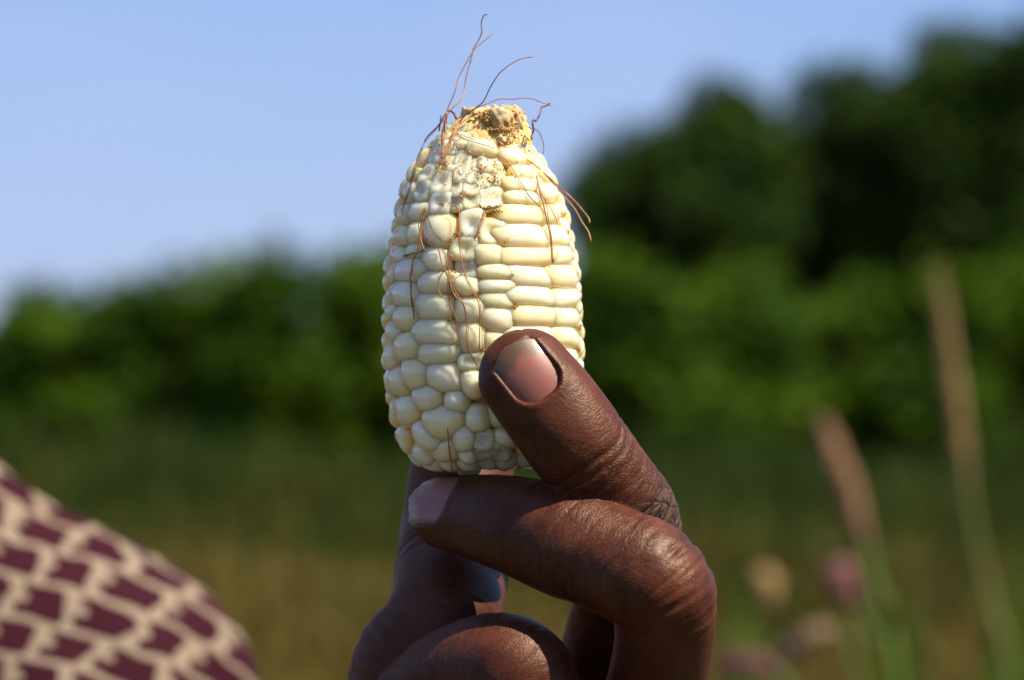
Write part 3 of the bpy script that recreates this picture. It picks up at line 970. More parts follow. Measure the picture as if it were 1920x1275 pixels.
ear = empty('corn_ear', GRIP + Vector(tuple(0.001 * mm(905, 890, 0))))
tag(ear, 'small ear of white corn with bare chewed tip and dry silks, held upright', 'corn ear')
EAR0 = np.array(mm(905, 890, 0))

def kernel_mesh(name, seed, e_out=0.62, e_dome=0.80, dent=0.0, rough=0.0):
    r = np.random.default_rng(seed)
    ns, V, dep = 22, [], []
    rings = [(math.cos(a) , math.sin(a)) for a in np.linspace(0.12, math.pi / 2, 9)]
    V.append((0, 1.0, 0)); dep.append(0)
    prof = [(abs(c) ** e_dome, abs(s) ** e_dome) for c, s in rings] + [(-0.55, 0.99), (-1.4, 0.94), (-2.6, 0.80)]
    ph = r.uniform(0, 6.28, 4); am = r.uniform(0.02, 0.06, 3)
    sk = r.uniform(-0.10, 0.10)
    for h, rho in prof:
        for k in range(ns):
            th = 2 * math.pi * k / ns
            c, s = math.cos(th), math.sin(th)
            x = math.copysign(abs(c) ** e_out, c) * rho
            z = math.copysign(abs(s) ** e_out, s) * rho
            g = 1 + am[0] * math.sin(th + ph[0]) + am[1] * math.sin(2 * th + ph[1]) + am[2] * math.sin(3 * th + ph[2])
            V.append((x * g + sk * z, h, z * g))
            dep.append(max(0.0, min(1.0, (0.96 - h) / 0.75)))
    V = np.array(V)
    if dent:
        q = np.exp(-((V[:, 0] - 0.05) / 0.55) ** 2 - ((V[:, 2] - 0.02) / 0.42) ** 2)
        V[:, 1] -= dent * q * (V[:, 1] > 0)
    if rough:
        V[:, 1] += rough * wob(V, 4.5, seed) * (V[:, 1] > -0.3)
        V[:, 0] += rough * 0.4 * wob(V, 3.5, seed + 3)
        V[:, 2] += rough * 0.4 * wob(V, 3.5, seed + 4)
    F = [(0, 1 + (k + 1) % ns, 1 + k) for k in range(ns)]
    for i in range(len(prof) - 1):
        for k in range(ns):
            F.append((1 + i * ns + k, 1 + i * ns + (k + 1) % ns, 1 + (i + 1) * ns + (k + 1) % ns, 1 + (i + 1) * ns + k))
    F.append(tuple(1 + (len(prof) - 1) * ns + k for k in range(ns)))
    # local units: x tangential half width, y outwards, z along the ear
    me = mesh_from(name, V, F)
    add_attr(me, 'depth', dep)
    return me

K_WIDE = [kernel_mesh('kernel_wide', 20 + i, 0.72, 1.0) for i in range(5)]
K_ROUND = [kernel_mesh('kernel_round', 40 + i, 0.84, 1.0) for i in range(5)]
K_DENT = [kernel_mesh('kernel_dented', 60 + i, 0.66, 0.78, 0.46, 0.08) for i in range(3)]
K_DRY = [kernel_mesh('kernel_shrunken', 80 + i, 0.62, 0.62, 0.35, 0.20) for i in range(4)]
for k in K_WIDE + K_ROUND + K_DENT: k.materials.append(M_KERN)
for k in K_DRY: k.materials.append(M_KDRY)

def place_kernel(phi, yc, wmm, hmm, style, k, lift=0.0, roll=0.0):
    R = float(ear_r(yc)) / 9.0
    slope = float(ear_r(yc + 6) - ear_r(yc - 6)) / 12.0          # dR/d(down)
    slope = max(-1.3, min(1.5, slope))
    n = np.array([math.sin(phi), -math.cos(phi), slope * -1.0]) if False else np.array([math.sin(phi), -math.cos(phi), -0.0])
    tilt = math.atan(slope)                                      # positive: ear widens downwards -> faces up
    n = np.array([math.sin(phi) * math.cos(tilt), -math.cos(phi) * math.cos(tilt), math.sin(tilt)])
    tx = np.array([math.cos(phi), math.sin(phi), 0.0])
    tz = np.cross(tx, n)
    if tz[2] < 0: tz = -tz
    dep = -R * math.cos(phi)
    cx = float(ear_c(yc))
    c = mm(cx, yc, 0)
    P = np.array([c[0] + R * math.sin(phi), dep, c[2]])
    k0 = 1 + dep / 800.0                                         # keep its bearing from the lens
    P[0] = (cx - 960) / 9.0 * k0 + R * math.sin(phi) * k0
    P[2] = c[2] * k0
    mesh = {'w': K_WIDE, 'r': K_ROUND, 'd': K_DENT, 's': K_DRY}[style][k % (5 if style in 'wr' else (3 if style == 'd' else 4))]
    dome = {'w': 0.52, 'r': 0.60, 'd': 0.42, 's': 0.40}[style] * min(wmm, hmm * 1.15)
    dome = min(dome, 3.0)
    hh = hmm / max(0.62, math.cos(tilt))
    ca, sa = math.cos(roll), math.sin(roll)
    ax, az = tx * ca + tz * sa, tz * ca - tx * sa
    ov = 1.11 if style == 'r' else 1.22
    sx, sz = wmm * 0.5 * ov, hh * 0.5 * (ov + 0.01)
    org = P - n * (dome - lift) - EAR0
    M = Matrix(((ax[0] * sx, n[0] * dome, az[0] * sz, org[0]),
                (ax[1] * sx, n[1] * dome, az[1] * sz, org[1]),
                (ax[2] * sx, n[2] * dome, az[2] * sz, org[2]),
                (0, 0, 0, 1000.0))) * 0.001
    M[3][3] = 1.0
    o = bpy.data.objects.new('kernel', mesh)
    COL.objects.link(o)
    o.parent = ear
    o.matrix_local = M
    return o

# front kernels, with hidden ones and those on the added lower-right bulge: x0 y0 x1 y1 style (photograph pixels), column by column
KERN = """
772 272 790 311 r;766 311 784 334 r;751 334 776 377 r;738 376 768 418 r;729 417 762 460 r;725 459 760 494 r;722 494 736 534 r
720 533 734 570 r;719 569 734 600 r;717 598 738 645 r;713 643 735 697 r;713 695 730 744 r;716 742 736 795 r;727 793 752 850 r
787 260 806 302 s;783 302 808 338 d;770 337 799 373 d;757 372 797 411 w;756 409 790 457 r;755 455 788 483 w;731 481 786 529 w;727 526 778 573 w;728 569 778 620 r;731 619 779 678 r;715 684 754 744 r;744 672 797 731 r;733 737 777 798 r
803 257 830 304 d;803 316 841 359 d;800 357 840 398 d;788 396 851 461 r;786 462 837 506 w;779 504 843 551 w;775 549 843 598 w;769 595 845 649 w;778 640 849 685 w;797 682 861 733 w;766 718 818 773 r;787 756 861 820 r;827 727 872 778 r;764 788 822 846 r;841 803 890 853 r;770 843 802 881 r;799 832 856 874 r;870 758 915 814 r;745 846 776 880 r
841 362 864 391 s;864 356 896 388 s;860 389 902 443 d;844 444 893 484 d;852 486 899 520 s;849 519 901 553 w;852 554 905 605 w;857 604 912 662 w;859 662 907 692 d;862 692 906 745 r
899 345 951 386 s;899 406 945 456 d;889 455 949 496 w;901 495 958 522 w;899 522 960 549 w;904 548 963 578 w;901 571 970 624 r;908 622 962 664 w;906 664 962 706 w;908 706 962 750 r;915 750 965 800 r;930 800 975 845 r
953 329 1009 354 w;957 353 1012 380 w;942 380 1023 418 w;942 417 1029 461 w;945 460 1036 497 w;953 497 1041 537 w;957 535 1042 574 w;964 572 1043 611 w;963 610 1045 647 w;963 646 1047 682 w;963 682 1046 718 w;965 718 1045 754 w;966 754 1043 790 w;975 790 1040 828 r
1013 336 1060 378 r;1018 377 1059 419 r;1028 418 1072 461 w;1035 459 1079 496 w;1039 495 1090 541 w;1040 539 1090 577 w;1041 575 1092 613 w;1044 612 1092 652 w;1047 651 1091 696 w;1046 694 1089 735 w;1045 735 1085 775 w;1043 775 1078 812 r
1052 377 1067 405 r;1060 404 1079 442 r;1070 441 1089 483 r;1079 482 1095 523 r;1085 522 1098 557 r;1088 556 1100 593 r;1089 592 1101 632 r;1089 630 1101 670 r;1087 668 1100 702 r;1085 702 1098 740 r
826 224 862 254 s;850 240 884 274 s;879 257 932 285 w;853 274 871 332 s;873 284 903 332 s;903 284 930 318 s;921 300 951 340 s;944 270 985 303 w;966 303 1001 330 w;976 262 1006 299 s;1000 274 1021 311 s;1022 306 1044 338 r;999 308 1027 339 s;832 285 853 318 s;840 318 866 362 s;866 330 899 358 s;900 318 922 346 s;803 240 828 262 s;830 254 852 286 s
886 814 922 846 s;884 844 930 868 s;858 850 890 876 r;925 842 960 872 s;790 866 824 890 r;822 868 856 893 r;856 868 892 893 r;892 862 930 888 s;975 828 1030 862 r;1030 815 1070 855 r;930 862 975 892 r;972 858 1015 888 r;1012 850 1055 882 r;860 885 900 896 r;1070 775 1110 815 r;1068 812 1114 852 r;1050 850 1098 884 r
"""
cnt = 0
for tok in KERN.replace('\n', ';').split(';'):
    if not tok.strip(): continue
    a = tok.split()
    x0, y0, x1, y1 = map(float, a[:4])
    yc = (y0 + y1) / 2
    R, cx = float(ear_r(yc)), float(ear_c(yc))
    p0 = math.asin(max(-0.985, min(0.985, (x0 - cx) / R)))
    p1 = math.asin(max(-0.985, min(0.985, (x1 - cx) / R)))
    w = max((p1 - p0) * R / 9.0, 3.4)
    h = (y1 - y0) / 9.0
    lift = {'w': 0, 'r': 0.15, 'd': -0.3, 's': -0.9}[a[4]]
    place_kernel((p0 + p1) / 2, yc, w, h, a[4], cnt, lift + random.uniform(-0.15, 0.15), random.uniform(-0.05, 0.05) if a[4] in 'ws' else random.uniform(-0.2, 0.2))
    cnt += 1
# the far side, unseen from here: straight rows
for j in range(8):
    phi = math.radians(104 + j * 22)
    y = 300 + (j % 2) * 14
    while y < 850:
        R = float(ear_r(y)) / 9.0
        place_kernel(phi, y, R * math.radians(22), 4.2, 'w' if y < 700 else 'r', cnt, random.uniform(-0.2, 0.2))
        cnt += 1
        y += 36

# cob inside and the ragged bare tip
def build_cob():
    V, F = [], []
    ys = np.linspace(205, 876, 60)
    for y in ys:
        R = max(1.0, float(ear_r(y)) / 9.0 - np.interp(y, [200, 260, 330, 820, 880], [1.4, 2.2, 3.3, 3.6, 5.0]))
        for k in range(48):
            th = 2 * math.pi * k / 48
            c = mm(float(ear_c(y)), y, 0)
            V.append((c[0] + R * math.sin(th), -R * math.cos(th), c[2]))
    for i in range(59):
        for k in range(48):
            F.append((i * 48 + k, i * 48 + (k + 1) % 48, (i + 1) * 48 + (k + 1) % 48, (i + 1) * 48 + k))
    F.append(tuple(range(48))[::-1]); F.append(tuple(range(59 * 48, 60 * 48)))
    F = [f[::-1] for f in F]
    V = np.array(V)
    V += (wob(V, 1.3, 2) * 0.35)[:, None] * np.array([1, 1, 0.4])
    link('cob', mesh_from('cob', (V - EAR0) * 0.001, F), ear, M_COB)
build_cob()

def build_tip():
    # broken core, hollow in the middle
    def f(X):
        c = mm(929, 238, -3)
        q = X - c
        ang = np.arctan2(q[:, 0], -q[:, 1])
        rad = np.hypot(q[:, 0], q[:, 1] * 1.05)
        R = 5.9 + 0.6 * np.sin(3 * ang + 1) + 0.35 * np.sin(7 * ang)
        d = -smin(-(rad - R), -(np.abs(q[:, 2] + 0.8) - (3.9 + 0.5 * np.sin(5 * ang + 2))), 1.6)
        hole = np.linalg.norm((q - [0.3, -5.0, 1.0]) / [1.0, 1.2, 0.75], axis=1) - 2.2
        d = np.maximum(d, -hole)
        d = smin(d, 0 * d + 9.0, 1.0) - 0.3 + 0.75 * wob(X, 0.85, 4) + 0.42 * wob(X, 2.0, 6) + 0.26 * wob(X, 3.8, 5)
        return (d * 0.7).astype(np.float32)
    c = mm(929, 238, -3)
    P, F = surface(f, c[0] + np.arange(-10, 10, 0.25), c[1] + np.arange(-10, 10, 0.25), c[2] + np.arange(-7, 6, 0.25), 2.2, 3)
    link('broken_tip', mesh_from('broken_tip', (P - EAR0) * 0.001, F), ear, M_PITH)
    # crumbs of pith
    r = np.random.default_rng(5)
    V, F = [], []
    def crumb(p, s):
        base = np.array([[1, 0, 0], [-1, 0, 0], [0, 1, 0], [0, -1, 0], [0, 0, 1], [0, 0, -1]], float)
        q = base * s * r.uniform(0.55, 1.25, (6, 1)) + r.normal(0, s * 0.18, (6, 3))
        o = len(V); V.extend(p + q)
        for a in (0, 1):
            for b in (2, 3):
                for d in (4, 5):
                    t = (o + a, o + b, o + d)
                    F.append(t if (a + b + d) % 2 == 0 else t[::-1])
    for k in range(1100):
        a = r.uniform(-1.9, 1.9)
        px = 929 + math.sin(a) * 53 * r.uniform(0.2, 1) ** 0.5
        z = r.uniform(207, 262)
        dep = -3 - 6.0 * math.cos(a) - r.uniform(-1.2, 0.9)
        crumb(mm(px, z, dep), 0.12 + 0.42 * r.uniform(0, 1) ** 2)
    for k in range(90):
        crumb(mm(r.normal(948, 14), r.uniform(236, 272), -11.0 - r.uniform(0, 1.0)), r.uniform(0.12, 0.4))
    for k in range(160):
        px, py = r.uniform(800, 1000), r.uniform(235, 345)
        R = float(ear_r(py)); x = (px - float(ear_c(py))) / R
        if abs(x) < 0.9:
            crumb(mm(px, py, -R / 9 * math.sqrt(1 - x * x) + r.uniform(0.1, 0.8)), r.uniform(0.12, 0.36))
    o = link('crumbs', mesh_from('crumbs', (np.array(V) - EAR0) * 0.001, F, False), ear, M_CRUMB)
    o['kind'] = 'stuff'
    V.clear(); F.clear()
    spots = [(828, 384, 10, 5), (926, 338, 18, 9), (918, 388, 24, 6), (930, 397, 14, 6), (805, 455, 10, 6), (837, 452, 8, 4), (860, 440, 16, 4), (893, 551, 9, 5),
             (854, 552, 6, 4), (960, 515, 6, 4), (966, 575, 6, 4), (842, 600, 5, 4), (905, 655, 5, 4), (1087, 615, 3, 5), (1086, 655, 3, 5), (866, 372, 4, 10), (947, 452, 6, 5), (900, 318, 14, 8),
             (833, 308, 10, 6), (780, 320, 3, 3), (848, 520, 4, 20), (897, 440, 4, 14)]
    for x, y, sx, sy in spots:
        for k in range(26):
            px, py = r.normal(x, sx * 0.5), r.normal(y, sy * 0.5)
            R = float(ear_r(py)); q = np.clip((px - float(ear_c(py))) / R, -0.97, 0.97)
            crumb(mm(px, py, -R / 9 * math.sqrt(1 - q * q) + r.uniform(0.2, 1.3)), r.uniform(0.10, 0.30))
    o = link('chaff', mesh_from('chaff', (np.array(V) - EAR0) * 0.001, F, False), ear, M_CHAFF)
    o['kind'] = 'stuff'
build_tip()

# dry silks, each a strand of its own; 'a' = free in the air, 'e' = lying on the ear
SILK = [
    ('a', 0.20, 0, [(915, 27), (908, 29), (902, 42), (903, 56), (901, 68), (888, 92), (887, 99), (881, 120), (874, 143), (871, 162), (868, 179), (861, 191), (851, 200), (840, 214), (836, 232)]),
    ('a', 0.19, 0, [(923, 64), (914, 71), (902, 81), (888, 95), (874, 118), (860, 146), (855, 165), (848, 184), (839, 205), (835, 219), (833, 245), (831, 270), (828, 290)]),
    ('a', 0.21, 0, [(1002, 106), (982, 109), (966, 115), (949, 127), (933, 141), (921, 160), (912, 179), (905, 191), (895, 200), (874, 214), (860, 231), (851, 249), (839, 273), (832, 294), (822, 315)]),
    ('a', 0.17, 0, [(1035, 199), (1015, 192), (999, 186), (982, 184), (961, 186), (935, 186), (919, 192), (898, 200), (876, 213), (862, 230), (847, 262), (838, 287), (824, 313)]),
    ('a', 0.30, 1, [(1031, 193), (1025, 198), (1016, 201), (1015, 207), (1012, 216), (1005, 227), (1000, 225), (999, 235), (1000, 245), (996, 254), (996, 262)]),
    ('a', 0.15, 1, [(989, 238), (999, 242), (1008, 245), (1015, 256), (1020, 273), (1018, 288)]),
    ('e', 0.20, 1, [(835, 213), (823, 234), (799, 260), (787, 290), (775, 323), (766, 359), (756, 389), (754, 406), (758, 415)]),
    ('a', 0.22, 1, [(826, 216), (825, 230), (823, 246)]),
    ('a', 0.36, 1, [(839, 207), (847, 209), (853, 214), (857, 223)]),
    ('e', 0.30, 0, [(834, 222), (834, 236), (831, 249), (829, 266), (832, 283), (829, 296)]),
    ('e', 0.14, 1, [(856, 250), (868, 260), (895, 268), (927, 277)]),
    ('e', 0.17, 0, [(936, 290), (954, 305), (966, 326), (981, 350), (993, 368), (1011, 386), (1023, 400)]),
    ('a', 0.24, 0, [(988, 299), (1008, 314), (1032, 335), (1055, 356), (1076, 374), (1091, 392), (1103, 409), (1105, 418)]),
    ('a', 0.24, 0, [(1020, 326), (1035, 341), (1058, 368), (1076, 389), (1091, 415), (1103, 433), (1109, 453)]),
    ('e', 0.27, 0, [(1005, 329), (1011, 356), (1020, 386), (1026, 418), (1032, 448), (1036, 493)]),
    ('e', 0.16, 0, [(1011, 356), (1026, 380), (1041, 406), (1048, 426)]),
    ('e', 0.24, 0, [(798, 389), (790, 418), (787, 448), (783, 474), (775, 487), (771, 523), (771, 560), (774, 580), (776, 598)]),
    ('e', 0.20, 0, [(797, 392), (791, 420), (788, 445), (796, 472)]),
    ('e', 0.13, 1, [(802, 403), (814, 436), (835, 457)]),
    ('e', 0.19, 0, [(845, 385), (859, 392), (860, 418), (860, 448), (865, 490), (874, 523), (892, 556), (899, 586), (899, 654)]),
    ('e', 0.20, 0, [(822, 468), (832, 502), (847, 538), (853, 553), (868, 571), (875, 606), (875, 648), (895, 687)]),
    ('e', 0.15, 0, [(842, 505), (842, 535), (844, 568), (856, 597), (857, 624), (856, 654)]),
    ('e', 0.20, 0, [(910, 386), (906, 400), (900, 418), (889, 448)]),
    ('e', 0.17, 0, [(839, 803), (841, 842), (847, 878), (850, 888)]),
    ('e', 0.16, 1, [(757, 481), (778, 475), (799, 469)]),
    ('e', 0.15, 0, [(848, 478), (838, 500), (824, 520), (822, 540), (828, 560)]),
    ('e', 0.24, 1, [(900, 389), (915, 391), (940, 385)]),
]
def silk_depth(px, py):
    R = float(ear_r(max(py, 205))); q = (px - float(ear_c(max(py, 205)))) / R
    return -R / 9 * math.sqrt(max(0.02, 1 - q * q)) - 0.35
_rs = np.random.default_rng(77)
for (m_, r_, d_, p_) in list(SILK):
    if m_ == 'e':
        o_ = _rs.uniform(-3.5, 3.5, 2)
        SILK.append((m_, r_ * 0.55, d_, [(x + o_[0] + _rs.normal(0, 1.6), y + o_[1] + _rs.normal(0, 2)) for x, y in p_]))
for i, (mode, rad, dark, pts) in enumerate(SILK):
    rad *= 0.70
    rows = []
    anchor = silk_depth(*pts[-1])
    for j, (x, y) in enumerate(pts):
        if mode == 'e':
            d = silk_depth(x, y)
        elif i in (12, 13):
            d = silk_depth(min(x, 1060), y) - 0.2
        elif y > 240:
            d = silk_depth(x, y)
        else:
            d = -9 + 3 * math.sin(i * 2 + j * 0.3)
        rows.append(np.append(mm(x, y, d), rad))
    C = catmull(rows, max(10, len(pts) * 4))
    C[:, :3] += np.stack([wob(C[:, :3], 0.9, i), wob(C[:, :3], 0.8, i + 30), 0 * C[:, 0]], 1) * 0.10
    v, f = tube(C[:, :3] - EAR0, C[:, 3] * np.linspace(0.8, 1.05, len(C)) if mode == 'a' else C[:, 3] * np.linspace(1.05, 0.75, len(C)), 6)
    link('silk_strand', mesh_from('silk_strand', np.array(v) * 0.001, f), ear, M_SILK_DARK if dark else M_SILK)

# ------------------------------------------------------------------ the hand
def J(px, py, dep, w, t, d):
    return [*mm(px, py, dep), w, t, *d]

A = Chain([J(985, 703, -27.5, 9.7, 7.3, (0.10, -1, 0.10)), J(1030, 760, -28.5, 10.1, 8.2, (0.10, -1, 0.10)), J(1083, 832, -27.5, 10.2, 9.0, (0.12, -1, 0.10)),
           J(1144, 908, -22, 9.6, 9.2, (0.2, -1, 0.1)), J(1190, 982, -15.5, 9.8, 9.4, (0.6, -0.8, 0.1)), J(1182, 1080, -4, 10.0, 9.8, (0.95, -0.4, 0)),
           J(1150, 1190, 8, 10.2, 10.2, (0.95, -0.4, 0)), J(1120, 1330, 24, 11, 11, (0.9, -0.5, 0))], 40, 9.3, 8)
B = Chain([J(838, 962, -8, 7.6, 7.2, (-0.60, -0.62, 0.58)), J(893, 968, -14, 8.8, 8.2, (-0.45, -0.75, 0.52)), J(970, 985, -21, 10.2, 9.8, (-0.1, -0.95, 0.4)),
           J(1060, 1015, -27, 11.4, 10.6, (0.1, -0.95, 0.35)), J(1135, 1046, -31, 11.0, 10.3, (0.15, -0.95, 0.35)), J(1205, 1078, -34, 11.7, 11.2, (0.3, -0.85, 0.42)), J(1240, 1112, -34.5, 11.0, 11.0, (0.65, -0.7, 0.35)), J(1246, 1158, -31, 10.3, 10.3, (0.9, -0.5, 0.1)),
           J(1242, 1225, -24, 10.0, 10.0, (0.95, -0.4, 0)), J(1222, 1330, -10, 10.6, 10.6, (0.95, -0.4, 0)), J(1200, 1430, 4, 11.5, 11.5, (0.9, -0.5, 0))], 44, 6.8, 8)
C_ = Chain([J(782, 1312, -12, 9.6, 9.0, (-0.5, -0.7, 0.4)), J(848, 1272, -17, 10.6, 10.2, (-0.2, -0.9, 0.4)), J(925, 1252, -24, 11.2, 10.9, (0.0, -0.9, 0.45)),
            J(978, 1268, -29, 10.8, 10.6, (0.5, -0.8, 0.4)), J(1008, 1345, -24, 10.6, 10.4, (0.9, -0.5, 0.1)), J(1030, 1460, -8, 11.5, 11.5, (0.9, -0.5, 0))], 36, 9, 8)
D_ = Chain([J(868, 800, 31, 9.8, 8.0, (0, -1, 0)), J(866, 880, 33, 11.2, 9.0, (0, -1, 0)), J(858, 985, 28, 12.2, 10.4, (0, -1, 0)), J(846, 1085, 13, 12.1, 11.2, (0.1, -1, 0)),
            J(831, 1165, 3, 12.4, 11.8, (0.2, -1, 0)), J(802, 1265, 5, 17.0, 14.0, (0.3, -1, 0)), J(845, 1420, 10, 22.0, 17.0, (0.3, -1, 0)), J(900, 1560, 24, 24, 18, (0.2, -1, 0))], 40, 9, 14)
PALM = Chain([J(1110, 1430, 10, 26, 17, (0.55, -0.8, 0)), J(1060, 1560, 18, 31, 19, (0.5, -0.85, 0)), J(1000, 1760, 28, 31, 19, (0.4, -0.9, 0)), J(965, 1960, 36, 26, 19, (0.3, -0.95, 0)),
              J(945, 2200, 42, 27, 22, (0.3, -0.95, 0)), J(930, 2600, 46, 33, 29, (0.3, -0.95, 0)), J(920, 2950, 48, 36, 33, (0.3, -0.95, 0))], 26, 14, 10)
LITTLE = Chain([J(800, 1480, -12, 8.5, 8, (-0.2, -0.9, 0.3)), J(880, 1470, -24, 9.5, 9, (0, -0.9, 0.3)), J(950, 1490, -24, 9.5, 9.3, (0.5, -0.8, 0.3)), J(985, 1570, -8, 10, 10, (0.8, -0.5, 0)), J(985, 1660, 12, 11, 11, (0.8, -0.5, 0))], 26, 8, 8)
FINGERS = [A, B, C_, D_, LITTLE]

def hand_field(X):
    p = np.full(len(X), 60.0, np.float32)
    m = np.all((X > PALM.P.min(0) - 42) & (X < PALM.P.max(0) + 42), axis=1)
    if m.any(): p[m] = PALM.sdf(X[m])
    d = p.copy()
    for ch in FINGERS:
        box = ch.P
        g = ch.w.max() + 6
        m = np.all((X > box.min(0) - g) & (X < box.max(0) + g), axis=1)
        if not m.any(): continue
        e = ch.sdf(X[m])
        k = 7.0 if ch is not D_ else 10.0
        d[m] = np.minimum(d[m], smin(e, p[m], k))
    return d

def groove(s, s0, width, depth):
    return -depth * np.exp(-((s - s0) / width) ** 2)

def build_hand():
    h = 0.42
    xs = np.arange(-50, 52, h); ys = np.arange(-52, 90, h)
    zt = np.arange(5, -74, -h)
    zb = [zt[-1]]
    st = h
    while zb[-1] > -272:
        st = min(4.0, st * 1.12); zb.append(zb[-1] - st)
    zs = np.concatenate([zt, zb[1:]])[::-1]
    P, F = surface(hand_field, xs, ys, zs, lambda z: np.where(z > -73, 2.5, 15.0), 4)
    P = laplace(P, F, 2, 0.5)
    n = vert_normals(P, F)
    # which limb each vertex belongs to and its place along it
    best = np.full(len(P), 1e9); own = np.full(len(P), -1)
    fs, ft, th_ = np.zeros(len(P)), np.zeros(len(P)), np.zeros(len(P))
    wr, pal, dry = np.zeros(len(P)), np.zeros(len(P)), np.zeros(len(P))
    loc = {}
    for k, ch in enumerate(FINGERS + [PALM]):
        m = np.all((P > ch.P.min(0) - 30) & (P < ch.P.max(0) + 30), axis=1)
        ii = np.flatnonzero(m)
        d = ch.sdf(P[ii])
        t = d < best[ii]
        jj = ii[t]
        best[jj] = d[t]; own[jj] = k
        a, u, v, w, tt, s = ch.local(P[jj])
        fs[jj] = s + a * 1.0 + k * 137.0
        th = np.arctan2(u, v)
        th_[jj] = th
        ft[jj] = th * (w + tt) * 0.5
        loc[k] = jj
    disp = 0.10 * wob(P, 0.35, 21) + 0.05 * wob(P, 0.9, 22)
    ds = fs - own * 137.0
    dors = np.cos(th_)                              # 1 on the back of the finger, -1 on the pad
    pal = np.clip(-dors * 0.9, 0, 1)
    wig = 0.35 * np.sin(th_ * 3.0) + 0.25 * wob(P, 0.45, 23)
    def band(k, s0, half): return (own == k) * np.exp(-((ds - s0) / half) ** 2)
    back = np.clip(dors + 0.35, 0, 1)
    brk = np.clip(0.55 + 0.75 * wob(P * [1, 1, 1], 0.55, 31), 0, 1.2)      # creases fade in and out
    front = np.clip(-dors + 0.2, 0, 1)
    # index: end joint, then the wrinkled dark knuckle
    wr = np.maximum.reduce([band(0, 34, 10), band(0, 50, 8), 0.55 * band(1, 47, 14), 0.3 * band(1, 25, 6), 0.5 * band(2, 30, 10), 0.3 * band(3, 42, 9)])
    wr *= np.where(own == 3, 1.0, back)
    for s0, wdt, dep in ((28.5, 0.55, 0.42), (30.4, 0.5, 0.26), (33.0, 0.6, 0.16), (36, 0.6, 0.13), (43.5, 0.55, 0.32), (46.2, 0.55, 0.30), (48.6, 0.6, 0.40), (51, 0.6, 0.42), (53.5, 0.6, 0.4)):
        disp += (own == 0) * back * groove(ds + wig * 1.2, s0, wdt, dep)
    for s0, wdt, dep in ((31, 0.6, 0.12), (35.5, 0.6, 0.15), (40, 0.6, 0.22), (43, 0.5, 0.14), (46, 0.6, 0.26), (49, 0.5, 0.16), (52, 0.7, 0.30), (55.5, 0.6, 0.22), (58, 0.7, 0.34), (61, 0.7, 0.30), (64, 0.7, 0.28), (67, .7, .2)):
        disp += (own == 1) * back * brk * groove(ds + wig * 1.6 + 0.5 * wob(P, 0.25, int(s0)), s0, wdt * 0.85, dep * 1.15)
    for s0, wdt, dep in ((24, 0.6, 0.2), (28, 0.6, 0.25), (31, 0.6, 0.25), (34, 0.6, 0.2)):
        disp += (own == 2) * back * brk * groove(ds + wig * 1.4, s0, wdt, dep * 0.7)
    # flexion creases on the pads (thumb seen from its pad side)
    for s0, wdt, dep in ((46.5, 1.1, 1.1), (44.0, 0.7, 0.45), (51, 0.8, 0.4)):
        disp += (own == 3) * back * groove(ds + wig * 1.8, s0, wdt, dep)
    dry = band(0, 48.5, 6.5) * np.clip(dors + 0.1, 0, 1)
    dry = np.clip(dry * 1.25, 0, 1)
    pal = np.where(own == 3, np.clip(dors * 0.35, 0, 1), pal)
    P = P + n * disp[:, None]
    # nails: seat each plate in its fold
    nails = []
    for k, ch, off, hl, hw, rad, hgt, tiltt in ((0, A, -1.0, 6.4, 5.5, 9.0, 7.15, 0.03), (1, B, -1.2, 6.3, 5.7, 7.4, 6.9, 0.06)):
        T, D, L = -ch.T[0], ch.D[0], ch.L[0]          # T points to the fingertip
        c = ch.P[0] + T * (-off) * 0.0 + T * (-1.0)
        nails.append((c, T, D, L, hl, hw, rad, hgt, tiltt))
        jj = loc[k]
        r = P[jj] - c
        t, u, hgt_v = r @ T, r @ L, r @ D
        plate = hgt - u * u / (2 * rad) - t * t / 70.0 - tiltt * t
        rc = 4.6                                     # rounded corners at the root
        qx = np.abs(u) - (hw - rc)
        qy = np.where(t < 0, -t - (hl - rc), t - (hl + 4))
        e = np.hypot(np.maximum(qx, 0), np.maximum(qy, 0)) + np.minimum(np.maximum(qx, qy), 0) - rc
        ok = hgt_v > -1.0
        inside = np.clip(-e / 0.7, 0, 1) * ok
        target = np.minimum(hgt_v, plate - 0.45)
        newh = hgt_v * (1 - inside) + target * inside
        fold = np.where((e > -0.1) & ok, np.exp(-((e - 0.75) / 0.75) ** 2), 0) * (t < hl * 0.75)
        lift = np.maximum(0, plate + 0.35 - newh)
        newh = newh + np.clip(fold, 0, 1) * np.minimum(lift, 1.0) + 0.12 * np.clip(fold, 0, 1)
        P[jj] = P[jj] + (newh - hgt_v)[:, None] * D
        wr[jj] = np.where((e > 0) & (e < 3) & ok, wr[jj] * 0.3, wr[jj])
    root = link('hand', mesh_from('hand', (P - EAR0) * 0.001, F), None, M_SKIN, GRIP + Vector(tuple(0.001 * EAR0)))
    me = root.data
    for nm, arr in (('fs', fs), ('ft', ft), ('wr', wr), ('palmar', pal), ('dry', dry)):
        add_attr(me, nm, arr)
    tag(root, 'dark brown hand pinching the corn ear between index finger and thumb, middle finger folded beneath', 'hand')
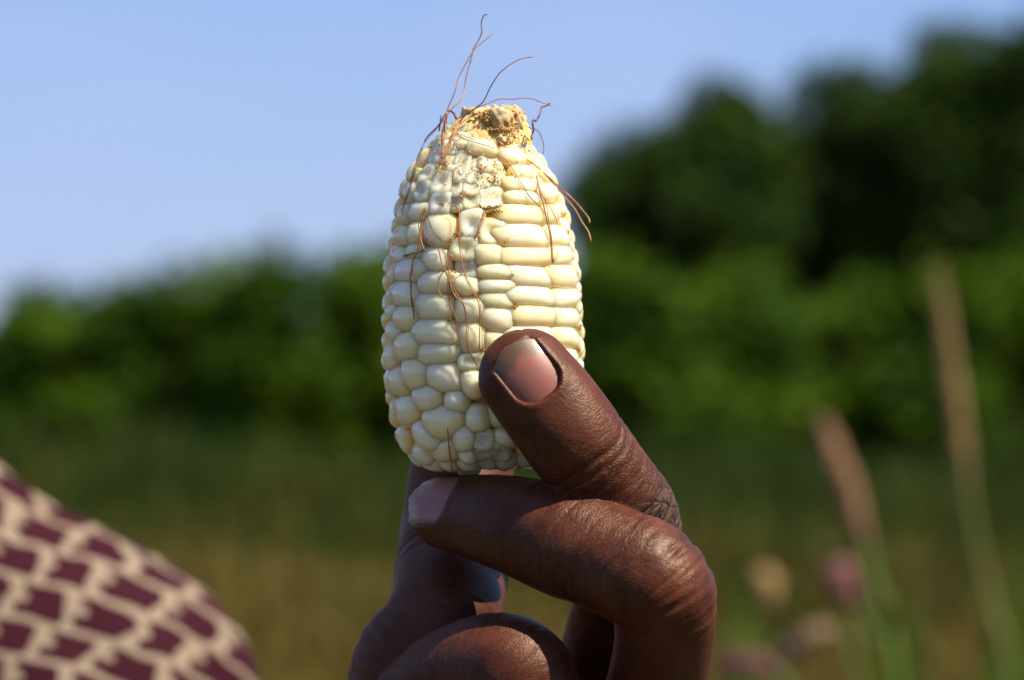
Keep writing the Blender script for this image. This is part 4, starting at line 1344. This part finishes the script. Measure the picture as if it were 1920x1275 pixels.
    for i, (c, T, D, L, hl, hw, rad, hgt, tiltt) in enumerate(nails):
        if i == 2: continue
        nu, nt_ = 25, 31
        V, TT, UU = [], [], []
        for a in range(nt_):
            for b in range(nu):
                q = a / (nt_ - 1); u = (b / (nu - 1) * 2 - 1)
                root_round = (1 - math.sqrt(max(0, 1 - min(1, abs(u)) ** 2.0))) * (3.4 + 0.3 * i)
                ragged = (0.10 + 0.2 * i) * math.sin(u * 7 + i) + (0.06 + 0.16 * i) * math.sin(u * 17)
                tip_round = u * u * 2.2
                t0 = -hl - 0.3 + root_round
                t1 = hl + 0.6 - tip_round + ragged
                t = t0 + (t1 - t0) * q
                uu = u * (hw + 0.55) * (1 - 0.05 * q)
                z = hgt - uu * uu / (2 * rad) - t * t / 70.0 - tiltt * t
                V.append(c + T * t + L * uu + D * z)
                TT.append(q); UU.append(u)
        n0 = len(V)
        V += [v - D * 0.55 for v in V[:n0]]
        Fq = []
        I = lambda a, b: a * nu + b
        for a in range(nt_ - 1):
            for b in range(nu - 1):
                f = (I(a, b), I(a, b + 1), I(a + 1, b + 1), I(a + 1, b))
                Fq.append(f); Fq.append(tuple(x + n0 for x in f[::-1]))
        for b in range(nu - 1):
            a = nt_ - 1
            Fq.append((I(a, b), I(a, b + 1), I(a, b + 1) + n0, I(a, b) + n0))
        me = mesh_from('fingernail', (np.array(V) - EAR0) * 0.001, Fq)
        # face outwards
        pz = np.array(me.polygons[0].normal)
        if pz @ D < 0:
            me.flip_normals()
        add_attr(me, 'nt', TT + TT); add_attr(me, 'nu', UU + UU)
        if i == 1:
            r = np.random.default_rng(3)
            cv, cf = [], []
            for k in range(46):                      # dry, torn cuticle along the root and one side
                u = r.uniform(-0.95, 0.95)
                rr = (1 - math.sqrt(max(0, 1 - abs(u) ** 2.0))) * 3.6
                t = -hl + 0.55 + rr + r.normal(0, 0.22)
                uu = u * hw
                b0 = c + T * t + L * uu + D * (hgt - uu * uu / (2 * rad) - t * t / 70.0 - tiltt * t + 0.12)
                sz = r.uniform(0.08, 0.26)
                q = np.array([[1, 0, 0], [-1, 0, 0], [0, 1, 0], [0, -1, 0], [0, 0, 1], [0, 0, -1]]) * sz * r.uniform(0.5, 1.4, (6, 1))
                o0 = len(cv); cv.extend(b0 + q)
                for a in (0, 1):
                    for b in (2, 3):
                        for d in (4, 5):
                            f = (o0 + a, o0 + b, o0 + d)
                            cf.append(f if (a + b + d) % 2 == 0 else f[::-1])
            co = link('dry_cuticle', mesh_from('dry_cuticle', (np.array(cv) - EAR0) * 0.001, cf), root, simple('dry_cuticle', (0.30, 0.22, 0.15), 0.8, (0.5, 0.42, 0.32), 900))
            co['kind'] = 'stuff'
        o = link('fingernail', me, root, M_NAIL if i == 0 else M_NAIL_SKYLIT)
        o['label'] = ['pink fingernail with a dirty free edge pressed against the corn', 'pink fingernail with a pale ragged edge under the corn ear'][i]

build_hand()
